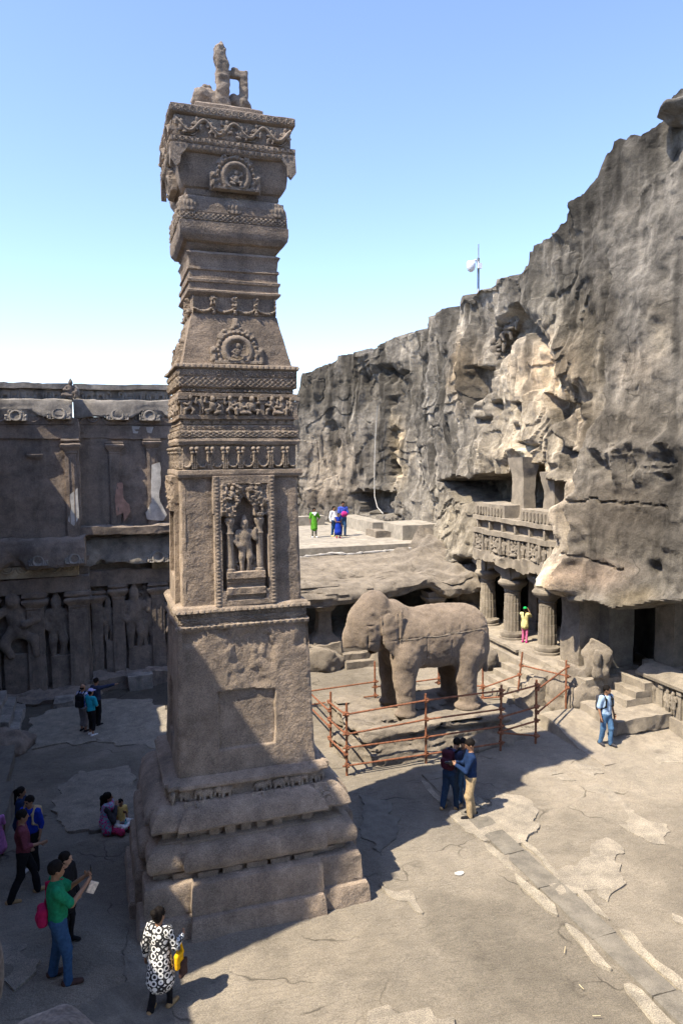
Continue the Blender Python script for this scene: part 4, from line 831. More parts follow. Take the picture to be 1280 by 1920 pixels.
# ---- garland band with hanging tassels
GB = course('garland_course', 1.06, [(.0, 7.82), (.05, 7.83), (.07, 7.88), (.06, 7.95), (-.03, 7.97), (-.03, 8.40), (.03, 8.41), (.05, 8.47), (.03, 8.52), (-.02, 8.53)], 0, .010, seed=13)
def garl(U, V):
    p = .275; du = (U/p-np.round(U/p)); a = np.abs(du)*p; h = np.zeros_like(U)
    for off in (0, .034, -.034): h = np.maximum(h, np.sqrt(np.maximum(0, 1-((du*p-off)/.016)**2))*(V < .05)*(.75+.25*np.abs(np.sin(V*110))))
    sw = np.hypot(a-p/2, (V+.08)*.9); h = np.maximum(h, np.sqrt(np.maximum(0, 1-((sw-.085)/.018)**2))*(V < -.08)*(.75+.25*np.abs(np.sin(np.arctan2(V+.08, a-p/2)*14))))
    h = np.maximum(h, np.sqrt(np.maximum(0, 1-((a-.045)**2+(V-.15)**2)/.042**2))*1.3); h = np.maximum(h, np.sqrt(np.maximum(0, 1-((a-.03)**2+(V-.085)**2)/.038**2))*1.2)
    return .055*h
band(7.97, 8.40, 1.035, garl, GB, cell=.011, proud=.01)
for face in 'f':
    for k in range(7):
        c, a = on_face('f', 1.03, -.825+.275*k-.0, 8.03); put(('seated', 'gana', 'dancer')[k % 3], c+np.array([.0, 0, 0]), a, .20, GB, flip=k % 2 == 0)
B2 = course('diaper_course', 1.06, [(-.02, 8.52), (.02, 8.53), (.02, 8.66), (-.01, 8.67), (-.01, 8.75), (-.05, 8.76), (-.05, 8.86), (.02, 8.865), (.02, 8.93), (-.03, 8.94), (-.03, 9.26), (.015, 9.265), (.015, 9.32), (-.05, 9.33), (-.05, 9.42), (.01, 9.425), (.01, 9.74), (.03, 9.745), (.05, 9.79), (.02, 9.83), (-.06, 9.84)], 0, .009, seed=15)
band(8.535, 8.655, 1.078, lozenge(.24, .12), B2, proud=.005); band(8.675, 8.745, 1.05, circles(.09, .07), B2, proud=.004); band(8.765, 8.86, 1.01, crosses(.17, .09), B2, proud=.03)
band(9.335, 9.42, 1.01, teeth(.1, .085), B2, proud=.005); band(9.43, 9.60, 1.07, lozenge(.2, .17), B2, proud=.003); band(9.605, 9.735, 1.07, circles(.12, .13), B2, proud=.003); band(9.75, 9.83, 1.10, petals(.1, .09, True), B2)
for k, u in enumerate((-.88, -.68, -.48, -.16, .03, .22, .58, .76, .94)):
    c, a = on_face('f', 1.03, u, 8.945); put(('dancer', 'standing', 'gana', 'dancer', 'seated', 'gana', 'dancer', 'seated', 'standing')[k], c, a, .32 if k != 1 else .34, B2, flip=k % 2 == 0, sy=.38)
for k, u in enumerate((-.7, -.35, .0, .35, .7)): c, a = on_face('l', 1.03, u, 8.945); put(('dancer', 'gana', 'seated', 'gana', 'dancer')[k], c, a, .31, B2, flip=k % 2 == 0)
for u in (-.33, .41, -1.0, 1.02):
    c, a = on_face('f', 1.03, u, 0); mb = MB(); mb.box(c[0]-.04, c[0]+.04, c[1]-.05, c[1]+.03, 8.935, 9.15, .06); mb.box(c[0]-.07, c[0]+.07, c[1]-.07, c[1]+.03, 9.15, 9.19, .06); mb.box(c[0]-.085, c[0]+.085, c[1]-.085, c[1]+.03, 9.205, 9.265, .06); mb.build('pilaster', 'pillar_carved', B2, .006, 3, True, 40)
# ---- sloping roof stage with the big arch medallion
RF = course('sloping_stage', 1.0, [(0, 9.82), (-.115, 10.27), (-.228, 10.74)], 0, .012, seed=17, dz=.1)
medallion('f', .937, .0, 10.08, .58, RF, .243, .10, 'gana'); medallion('l', .937, .0, 10.08, .5, RF, .243, .10, 'gana')
SWC = course('swag_course', .79, [(-.03, 10.70), (-.03, 11.1)], 0, .008, seed=18)
def swag(U, V):
    p = .39; du = np.abs(U/p-np.round(U/p))*p; y = V+.11-.10*(1-(du-p/2)**2/(p/2)**2*1.)*-1*0; cv = -.05-.08*(1-((p/2-du)/(p/2))**2); h = np.sqrt(np.maximum(0, 1-((V-cv)/.028)**2))*(.7+.3*np.abs(np.sin(U*75)))
    h = np.maximum(h, 1.3*np.sqrt(np.maximum(0, 1-(du**2+(V-.09)**2)/.07**2))); h = np.maximum(h, 1.2*np.sqrt(np.maximum(0, 1-(du**2+(V-.0)**2)/.06**2))); h = np.maximum(h, 1.1*np.sqrt(np.maximum(0, 1-(du**2/.04**2+(V+.13)**2/.07**2)))); return .065*h*(.8+.4*vnoise(np.stack([U*40, V*40, U*0], -1), 2))
band(10.74, 11.1, .765, swag, SWC, cell=.012)
course('stepped_neck', .76, [(0, 11.05), (.05, 11.09), (.085, 11.12), (.085, 11.15), (.05, 11.17), (.05, 11.29), (.075, 11.30), (.08, 11.345), (.04, 11.36), (.035, 11.50), (.065, 11.52), (.055, 11.56), (.03, 11.57), (.045, 11.73), (.085, 11.80), (.07, 11.82), (.02, 11.85), (-.05, 11.87)], 0, .009, seed=19, dz=.04)
course('cushion_collar', .70, [(0, 11.84), (.04, 11.86), (.12, 11.95), (.12, 11.97), (.0, 11.99)], 0, .008, seed=20)
CU_ = course('cushion_capital', .80, [(0, 11.96), (.09, 11.99), (.15, 12.07), (.17, 12.17), (.17, 12.30), (.155, 12.31), (.155, 12.46), (.16, 12.47), (.145, 12.60), (.10, 12.70), (.02, 12.78), (-.05, 12.80)], 0, .012, seed=21, dz=.035, auto=32)
band(12.315, 12.455, .955, lozenge(.17, .14), CU_, proud=.008)
for face in 'fl':
    for u, s in ((0, 1.), (-.78, .75), (.78, .75)):
        c, a = on_face(face, .93, u*(1 if face == 'f' else DEP), 12.60); R = rotz(a); relief('leaf_boss', -.17*s, .17*s, -.14, .14, lambda U, V: .07*np.maximum(0, 1-(U/.17/s)**2-(V/.15)**2)**.4*(.5+.5*np.abs(np.sin(U*45))*np.abs(np.cos(V*25))), (c, R@np.array([1., 0, 0]), R@np.array([0, .2, 1.]), R@np.array([0, -1., 0])), 'pillar_carved', CU_, .014)
course('bell_neck', .84, [(-.04, 12.76), (-.01, 12.80), (-.01, 12.90), (-.05, 12.92)], 0, .008, seed=22)
BELL = course('bell_capital', .80, [(0, 12.88), (.08, 12.92), (.14, 13.02), (.165, 13.16), (.175, 13.32), (.21, 13.42), (.22, 13.50)], 0, .012, seed=23, dz=.035, auto=32)
SLAB = course('abacus_slab', 1.06, [(-.12, 13.42), (.0, 13.44), (.02, 13.48), (.03, 13.53), (.01, 13.55), (.03, 13.56), (.03, 13.66), (.0, 13.67), (-.045, 13.69), (-.045, 14.03), (.0, 14.04), (.03, 14.06), (.03, 14.18), (.0, 14.20), (-.1, 14.20)], 0, .008, seed=24, dz=.04)
# hanging leaves at the corners and the pendant medallion
for sx in (-1, 1):
    for face in 'fl':
        c, a = on_face(face, 1.06, sx*.97*(1 if face == 'f' else DEP), 13.5); R = rotz(a); mb = MB(); mb.prism([(-.14, .05), (.11, .05), (.12, -.25), (.04, -.36), (-.02, -.3), (-.05, -.16), (-.14, -.05)] if sx > 0 else [(.14, .05), (.14, -.05), (.05, -.16), (.02, -.3), (-.04, -.36), (-.12, -.25), (-.11, .05)], -.05, .045, (c, R@np.array([1., 0, 0]), np.array([0, 0, 1.]), R@np.array([0, -1., 0]))); mb.build('corner_leaf', 'pillar_carved', SLAB, .012, 3)
medallion('f', .985, .02, 13.08, .54, BELL, -.1, .10, 'gana', 'pendant_medallion'); medallion('l', .985, .0, 13.12, .40, BELL, -.1, .10, 'gana', 'pendant_medallion')
band(13.565, 13.655, 1.09, circles(.1, .09), SLAB, proud=.004); band(14.065, 14.175, 1.09, circles(.12, .11), SLAB, proud=.004); band(13.45, 13.53, 1.07, petals(.1, .08), SLAB, proud=.015)
def vine(U, V):
    p = .52; c = .10*np.cos(2*np.pi*U/p); sl = .10*2*np.pi/p*np.abs(np.sin(2*np.pi*U/p)); d = np.abs(V-c)/np.sqrt(1+sl**2); h = np.sqrt(np.maximum(0, 1-(d/.034)**2)); h2 = np.sqrt(np.maximum(0, 1-((d-.06)/.015)**2))*.5; return .075*np.maximum(h, h2*.6)
band(13.69, 14.03, 1.015, vine, SLAB, cell=.012, proud=.012)
for face, us in (('f', np.arange(-.91, .95, .26)), ('l', np.arange(-.78, .8, .26))):
    for k, u in enumerate(us):
        c, a = on_face(face, 1.015, u, 13.71+(.0 if k % 2 == 0 else .07), .02); put(('gana', 'seated', 'dancer', 'gana')[k % 4], c, a, .23, SLAB, flip=k % 3 == 0)
PLT = course('lion_plate', .60, [(.0, 14.18), (.03, 14.2), (.02, 14.46), (-.03, 14.5)], 0, .012, seed=25)
def lion():
    x, y, z = PXC, PYC-.1, 14.47; B_ = lambda c, h, r=.03, rot=None, k=.02: ('b', c, h, r, rot, k)
    pr = [E_((x-.36, y, z+.30), (.25, .20, .20), .03), E_((x-.16, y, z+.20), (.17, .18, .22), .03), C_((x-.52, y, z+.22), (x-.46, y, z+.06), .10, .06, .02), ('-e', (x-.27, y, z+.03), (.09, .4, .14), None, .01), C_((x-.42, y-.16, z+.30), (x-.30, y-.19, z+.24), .05, .03, .01), E_((x-.30, y, z+.50), (.10, .1, .07), .02), C_((x-.22, y, z+.0), (x-.16, y, z+.2), .08, .1, .02),
        B_((x-.03, y-.1, z+.12), (.13, .13, .16)), B_((x-.04, y-.1, z+.55), (.125, .12, .42), .05), E_((x-.04, y-.18, z+.42), (.14, .10, .12), .02), E_((x-.05, y-.18, z+.66), (.13, .09, .09), .02), B_((x-.07, y-.06, z+1.05), (.105, .10, .18), .05), E_((x-.07, y-.1, z+1.0), (.12, .1, .06), .02), E_((x-.07, y-.08, z+1.2), (.10, .1, .07), .02), C_((x-.07, y-.05, z+1.2), (x-.05, y-.05, z+1.33), .07, .03, .02),
        B_((x+.20, y, z+.80), (.20, .09, .07), .03), B_((x+.37, y+.02, z+.62), (.075, .10, .24), .03), E_((x+.20, y-.02, z+.89), (.08, .07, .05), .02), E_((x+.33, y+.02, z+.26), (.17, .18, .22), .03), E_((x+.18, y+.04, z+.34), (.10, .14, .14), .02), C_((x+.38, y, z+.25), (x+.30, y, z+.02), .13, .10, .02), ('-e', (x+.17, y, z+.05), (.06, .4, .14), None, .01), C_((x+.34, y-.15, z+.28), (x+.44, y-.12, z+.22), .05, .03, .01)]
    def post(D, lo, vx):
        g = np.stack(np.meshgrid(*[lo[k]+vx*np.arange(D.shape[k]) for k in range(3)], indexing='ij'), -1); return D+.028*fbm(g*6, 3, 5)+.012*ridged(g*9, 2, 8)
    V, Q = nets(pr, .02, post=post); mk('broken_lion', V, Q, 'pillar_carved', PIL, True)['label'] = 'broken seated lion with a tall stump and a stone loop'
lion()
# ------------------------------------------------------------------ carved screen wall across the end of the court
YL, YR = 28.4, 29.2
SW = thing('screen_wall', (0, 28.8, 0), 'dark weathered two-storey screen wall with pilasters, wall figures and hooded cornices', 'wall')
wl = lambda x, y: pY(x, y, YL); wr = lambda x, y: pY(x, y, YR)
XS = wl(171, 1200)[0]; XE = 4.4
def wbox(name, x0, x1, y0, y1, z0, z1, mat='wall_stone', rough=.03, parent=None, cell=.16, sc=1.2, seed=0): return MB().box(x0, x1, y0, y1, z0, z1, cell).build(name, mat, parent or SW, rough, sc, True, 45, seed)
wbox('lower_wall', -9, XS, YL+.42, YL+2.2, -.8, 4.6, cell=.22, rough=.05); wbox('lower_wall', XS-.1, XE, YR+.38, YR+1.4, -.8, 4.6, cell=.22, rough=.05, seed=3)
wbox('upper_wall', -9, wl(150, 900)[0], YL+.10, YL+2.2, 4.5, 9.6, cell=.2, rough=.06, seed=5); wbox('upper_wall', wl(150, 900)[0]-.1, XE, YR+.24, YR+1.4, 4.5, 9.6, cell=.2, rough=.05, seed=6)
def wpil(p0, p1, yb, yt, Yf, mat='wall_stone', cap=1., parent=None, seed=0):
    a, b = pY(p0, yb, Yf), pY(p1, yb, Yf); z1 = pY((p0+p1)/2, yt, Yf)[2]; x0, x1 = a[0], b[0]; z0 = a[2]-.35; wd = x1-x0; xm = (x0+x1)/2; hc = .62*cap
    s = wbox('pilaster', x0, x1, Yf, Yf+.6, z0, z1-hc, mat, .02, cell=.12, seed=seed)
    MB().add(*loft([(x0, Yf, -1, -1), (x1, Yf, 1, -1), (x1, Yf+.6, 1, 1), (x0, Yf+.6, -1, 1)], subprof([(-.02, z1-hc-.02), (.02, z1-hc+.03), (.0, z1-hc+.08), (.05, z1-hc+.16), (.15, z1-hc+.26), (.17, z1-hc+.33), (.12, z1-hc+.38), (.03, z1-hc+.39), (.03, z1-hc+.43), (.13, z1-hc+.47), (.14, z1-.06), (.1, z1)], .05), .12)).build('capital', mat, s, .02, 1.5, True, 45, seed)
    for e in (x0+wd*.25, x0+wd*.72): wbox('fillet', e-.02, e+.02, Yf-.025, Yf+.02, z0+.5, z1-hc-.1, mat, .008, s, .2)
    return s
wpil(57, 89, 1300, 1112, YL, seed=1); wpil(135, 169, 1290, 1108, YL-.05, seed=2); wpil(176, 196, 1262, 1108, YR+.1, cap=.9, seed=3); wpil(216, 238, 1262, 1096, YR, cap=.9, seed=4); wpil(289, 312, 1260, 1092, YR, cap=.9, seed=5); wpil(-30, 2, 1300, 1112, YL, seed=6)
def rx(p, Y): return pY(p, 1100, Y)[0]
# beams, pale swag frieze, hood over the lower storey
z_a, z_b = wl(80, 1112)[2], wl(80, 1084)[2]; wbox('architrave', -9, XS+.02, YL-.02, YL+.8, z_a, z_b, rough=.03, seed=7)
za2, zb2 = wr(250, 1095)[2], wr(250, 1068)[2]; wbox('architrave', XS, XE, YR-.02, YR+.8, za2, zb2, rough=.03, seed=8)
def swags(p, h0):
    def f(U, V):
        du = (U/p-np.round(U/p))*p; r = np.hypot(du, (V-h0*.42)); h = np.maximum(0, 1-((r-p*.36)/(p*.08))**2); h = np.maximum(h, .7*np.maximum(0, 1-((r-p*.2)/(p*.06))**2)); return .07*h*(V < h0*.4)
    return f
def wband(x0, x1, Y, z0, z1, fn, mat, parent=None, cell=.025):
    xm, zm = (x0+x1)/2, (z0+z1)/2; fr = (np.array([xm, Y, zm]), np.array([1., 0, 0]), np.array([0, 0, 1.]), np.array([0, -1., 0]))
    def hf(U, V):
        P = fr[0]+U[..., None]*fr[1]+V[..., None]*fr[2]; return fn(U, V)*(.7+.5*fbm(P*1.5, 3, 5))+.012*fbm(P*3, 3, 6)
    return relief('swag_frieze', x0-xm, x1-xm, z0-zm, z1-zm, hf, fr, mat, parent or SW, cell, .3)
wband(-4.5, rx(150, YL), YL-.12, wl(80, 1083)[2], wl(80, 1060)[2], swags(.52, .42), 'stripe_pale'); wband(rx(285, YR), XE, YR-.1, wr(300, 1066)[2], wr(300, 1048)[2], swags(.5, .36), 'stripe_pale')
def hood(x0, x1, Y, z0, z1, out, mat, seed, rough=.07, name='hood_cornice'):
    prof = subprof([(-.1, z0), (out, z0), (out+.03, z0+.09*(z1-z0)), (out*.92, z0+.3*(z1-z0)), (out*.7, z0+.62*(z1-z0)), (out*.3, z0+.9*(z1-z0)), (-.1, z1), (-.5, z1+.02)], .09); n = max(2, int((x1-x0)/.12)); V = []; F = []; m = len(prof)
    for i in range(n+1):
        x = x0+(x1-x0)*i/n
        for o_, z in prof: V.append((x, Y-o_, z))
    for i in range(n):
        for k in range(m-1): F.append([i*m+k, (i+1)*m+k, (i+1)*m+k+1, i*m+k+1])
    F.append([k for k in range(m)]); F.append([n*m+k for k in range(m)][::-1]); V = np.array(V)
    brk = sstep(.2, .6, fbm(V*np.array([.7, .3, .3])+seed, 3, seed)); lo = sstep(0, 1, (V[:, 2]-z0)/(z1-z0)); V[:, 1] += brk*(1-lo)*out*.55*(V[:, 1] < Y); V[:, 2] += brk*(1-lo)*.22*(V[:, 1] < Y)
    return mk(name, roughen(V, rough, 1.3, seed), F, mat, SW, True, auto=45)
H1 = hood(-9, rx(163, YL), YL-.05, wl(80, 1062)[2], wl(80, 1008)[2], .5, 'wall_stone', 11); H2 = hood(rx(168, YR)-.1, XE, YR, wr(250, 1052)[2], wr(250, 1006)[2], .42, 'wall_pale', 14)
wbox('ledge', -9, XE, YL+.1, YR+1, wl(80, 1008)[2], wl(80, 1000)[2]+.12, rough=.08, seed=12)
# upper storey
wpil(128, 149, 1003, 822, YL-.05, cap=.9, seed=21); wpil(210, 229, 1000, 828, YR+.1, cap=.75, seed=22); PW = wpil(280, 299, 1000, 822, YR+.1, cap=.75, seed=23); wpil(66, 78, 1003, 850, YL+.12, cap=.6, seed=24)
for p0, p1, Y in ((-9, 148, YL), (150, 330, YR+.15)):
    x0 = -9 if p0 == -9 else rx(p0, Y); x1 = min(rx(p1, Y), XE); zz = lambda y: pY(150, y, Y)[2]
    wbox('upper_beam', x0, x1, Y+.02, Y+.9, zz(822), zz(797), rough=.03, seed=25); wband(max(x0, -4.5), x1, Y-.0, zz(797), zz(781), swags(.55, .35), 'wall_stone') if True else None
    HH = hood(x0, x1, Y, zz(783), zz(748), .17, 'wall_pale', 31+int(Y*10), .03)
    wbox('parapet_back', x0, x1, Y+.25, Y+.8, zz(750), zz(727), 'wall_pale', .05, seed=33); wbox('coping', x0, x1, Y+.02, Y+.9, zz(729), zz(719), 'wall_pale', .04, seed=34)
def wmed(px_, py_, Y, s, parent):
    c = pY(px_, py_, Y); fr = (c, np.array([1., 0, 0]), np.array([0, .45, 1.]), np.array([0, -1., 0])); m = relief('arch_medallion', -.85*s, .85*s, -.42*s, 1.08*s, arch_h(s, .12), fr, 'wall_pale', parent, .03, .25, True, True)
wmed(111, 776, YL-.13, .50, SW); wmed(221, 778, YR+.02, .50, SW); wmed(281, 780, YR+.02, .48, SW); wmed(297, 1044, YR-.40, .5, H2); wmed(30, 780, YL-.13, .45, SW); wmed(72, 1052, YL-.5, .42, H1); wmed(140, 1048, YL-.5, .42, H1)
for k_ in ('standing', 'dancer', 'beast', 'seated', 'gana'):
    for f_ in ('', 'm'):
        me = CARV[k_+f_].copy(); me.materials.clear(); me.materials.append(M['wall_pale' if k_ == 'beast' else 'wall_stone']); CARV[k_+'w'+f_] = me
def putw(key, P, sc, parent=SW, name='wall_figure', flip=False, sx=1.):
    return inst(name, CARV[key+('m' if flip else '')], parent, Matrix.Translation(Vector(P)) @ Matrix.Diagonal((sc*sx, sc, sc, 1)))
for px_, fl in ((8, 0), (32, 1), (52, 0), (78, 1), (105, 0), (132, 1)): putw('beastw', pY(px_, 748, YL+.3), .52, SW, 'parapet_beast', bool(fl))
for px_, fl in ((165, 0), (192, 1), (240, 0), (262, 1), (285, 0), (304, 1)): putw('beastw', pY(px_, 750, YR+.45), .52, SW, 'parapet_beast', bool(fl))
putw('seatedw', pY(133, 745, YL-.1), .62, SW, 'parapet_beast')
# wall figures on their ledges
def dado(p0, p1, yt, Yf, zb=-.7, seed=0):
    x0, x1 = rx(p0, Yf), rx(p1, Yf); zt = pY((p0+p1)/2, yt, Yf)[2]; wbox('dado', x0, x1, Yf, Yf+.5, zb, zt, rough=.035, seed=seed); return zt
zt = dado(91, 134, 1229, YL+.12, seed=41); putw('standingw', (rx(105, YL+.4), YL+.42, zt-.03), 2.28, sx=1.15); putw('standingw', (rx(126, YL+.4), YL+.42, zt-.03), 1.85, flip=True, sx=1.15)
zt2 = dado(2, 57, 1229, YL+.12, seed=42); putw('dancerw', (rx(30, YL+.4), YL+.45, zt2-.03), 2.35, sx=.95); putw('dancerw', (rx(116, YL+.4), YL+.5, wl(116, 1150)[2]), .85, name='wall_attendant')
zt3 = dado(197, 217, 1201, YR+.12, seed=43); putw('standingw', (rx(201, YR+.35), YR+.38, zt3-.05), 1.72, sx=.95)
zt4 = dado(238, 290, 1212, YR+.12, seed=44); putw('standingw', (rx(250, YR+.35), YR+.38, zt4-.03), 2.42, sx=1.12); putw('standingw', (rx(277, YR+.35), YR+.38, zt4-.03), 2.0, flip=True, sx=1.12); putw('ganaw', (rx(272, YR+.35), YR+.36, wr(270, 1130)[2]), .7, name='wall_attendant')
putw('standingw', (rx(322, YR+.35), YR+.38, zt4-.03), 2.2, flip=True)
wbox('rock_footing', -9, XS+.3, YL-1.3, YL+.5, -1., -.22, rough=.16, cell=.14, seed=51); wbox('rock_footing', XS, 4.6, YR-1.1, YR+.4, -1., .02, rough=.16, cell=.14, seed=52); wbox('worn_step', rx(92, 26.9), rx(130, 26.9), 26.6, 27.3, -.8, -.2, 'wall_pale', .06, seed=53); wbox('worn_step', rx(236, 28), rx(280, 28), 27.8, 28.4, -.6, .12, 'wall_pale', .05, seed=54)
# remains of painted plaster
def plaster(px_poly, Y, mat, label, seed):
    pts = [pY(a, b, Y) for a, b in px_poly]; poly = jag([(q[0], q[2]) for q in pts], .04, .08, seed); n = len(poly); V = [(x, Y, z) for x, z in poly]+[(x, Y+.14, z) for x, z in poly]; F = [list(range(n))]+[[(i+1) % n, i, n+i, n+(i+1) % n] for i in range(n)]
    o = mk('plaster_patch', V, F, mat, SW); o['label'] = label
plaster([(219, 905), (230, 905), (232, 935), (243, 945), (246, 960), (234, 978), (232, 960), (219, 966), (215, 940)], YR+.07, 'plaster_pink', 'pink remnant of painted plaster', 5); plaster([(284, 872), (301, 866), (300, 940), (311, 965), (306, 976), (275, 972), (273, 960), (284, 940)], YR+.06, 'plaster_white', 'white remnant of painted plaster', 7)
plaster([(132, 930), (147, 915), (149, 970), (140, 985), (130, 975)], YL-.07, 'plaster_white', 'small white plaster remnant on the corner pilaster', 9); plaster([(101, 935), (108, 934), (104, 948), (101, 946)], YL+.16, 'plaster_white', 'tiny white plaster remnant', 10); plaster([(247, 799), (263, 800), (258, 812), (248, 811)], YR+.14, 'plaster_white', 'tiny white plaster remnant', 11); plaster([(272, 800), (287, 800), (283, 812), (275, 811)], YR+.14, 'plaster_white', 'tiny white plaster remnant', 12)
# ------------------------------------------------------------------ temple hall beside the court (throws the great shadow) and its footings
TH = thing('temple_hall', (-5.5, 15, 0), 'dark stone temple hall flank with stepped plinth blocks along the shaded court', 'temple')
def tbox(name, x0, x1, y0, y1, z0, z1, mat='wall_stone', rough=.05, cell=.3, seed=0): return MB().box(x0, x1, y0, y1, z0, z1, cell).build(name, mat, TH, rough, 1., True, 45, seed)
tbox('hall_plinth', -9, -4.0, 8.5, 21.6, -.6, 7.9, seed=1); tbox('hall_upper', -9, -5.2, 12.2, 19.8, 7.9, 13.0, seed=2)
# parapet wall with a small window gap
WY0, WY1, WZ0, WZ1 = 10.30, 10.62, 8.62, 9.75
tbox('side_wall', -4.3, -4.0, 9.5, WY0, 7.9, 13.2, seed=3); tbox('side_wall', -4.3, -4.0, WY1, 19.9, 7.9, 13.2, seed=4); tbox('side_wall', -4.3, -4.0, WY0, WY1, 7.9, WZ0, seed=5, cell=.15, rough=.02); tbox('side_wall', -4.3, -4.0, WY0, WY1, WZ1, 13.2, seed=6, cell=.15, rough=.02)
tbox('roof', -9, -4.0, 11.0, 19.9, 13.0, 13.42, seed=7); tbox('eave', -4.5, -4.0, 9.5, 11.1, 13.0, 13.42, seed=17); tbox('corner_finial', -4.9, -4.0, 9.5, 10.35, 13.4, 14.5, seed=8, cell=.2, rough=.08)
tbox('bridge', -9, -4., 19.8, 23.4, 4.0, 8.55, seed=9); tbox('gate_block', -9, -4., 23.35, 28.6, -.6, 11.2, seed=10)
_p = gz(33, 1388, -.1); tbox('plinth_block', -9, _p[0], 20.2, _p[1], -.8, -.1, 'slab_stone', .03, .2, 11); _p2 = gz(28, 1463, .35); tbox('plinth_block', -9, _p2[0], 15.6, _p2[1], -.8, .35, 'slab_stone', .04, .2, 12)
ss = thing('side_steps', (-3.6, 25.2, -.4), 'worn grey stone steps climbing beside the dancing wall figure', 'steps')
for k in range(5): MB().box(-6, -2.55-.28*k, 24.3+.1*k, 27.0, -.7, -.18+.25*k, .14).build('step', 'wall_pale', ss, .05, 1.4, True, 45, k)
tag(rock('rock_lump', (-2.7, 23.6, -.35), (.7, .9, .42), 'wall_stone', vox=.06, amp=.22, seed=61), 'dark rounded rock at the foot of the shaded side steps', 'rock')
# gallery the photographer stands on
GA = thing('viewing_gallery', (0, -3, 0), 'upper stone gallery with rough cornice knobs under the viewpoint', 'gallery')
for nm, b in (('unseen_storey', (-12, 6.5, -14, 1.2, 10.8, 16.0)), ('unseen_back', (-12, 6.5, -14, -3.0, -.5, 10.8)), ('unseen_roof', (-4.2, 4.2, -9, 1.7, 10.4, 10.8)), ('gallery_post', (3.4, 4.0, -.2, .4, 6.6, 10.4)), ('gallery_post', (-4.0, -3.4, -.2, .4, 6.4, 10.4)), ('gallery_block', (-3.2, 4.5, -9, .75, -.5, 6.5)), ('gallery_cornice', (-3.4, 4.7, -9, 1.0, 6.5, 6.62))): MB().box(*b, .3).build(nm, 'wall_stone', GA, .04, 1., True, 45)  # unseen back, roof and storey added to shade the knobs and cut sky fill
_c = ray(75, 1935); _q = CP+_c*2.35; rock('cornice_knob', _q+np.array([0, 0, -.125]), (.19, .2, .11), 'wall_stone', GA, vox=.015, amp=.035, sc=7, seed=71)
_c = ray(-14, 1800); _q = CP+_c*2.2; rock('cornice_knob', _q+np.array([0, 0, -.02]), (.035, .05, .12), 'wall_stone', GA, vox=.01, amp=.012, sc=9, seed=72)
MB().box(-1.7, .3, .9, 1.85, 6.35, 6.5, .1).build('cornice_ledge', 'wall_stone', GA, .03, 1.5, True, 45, 3)
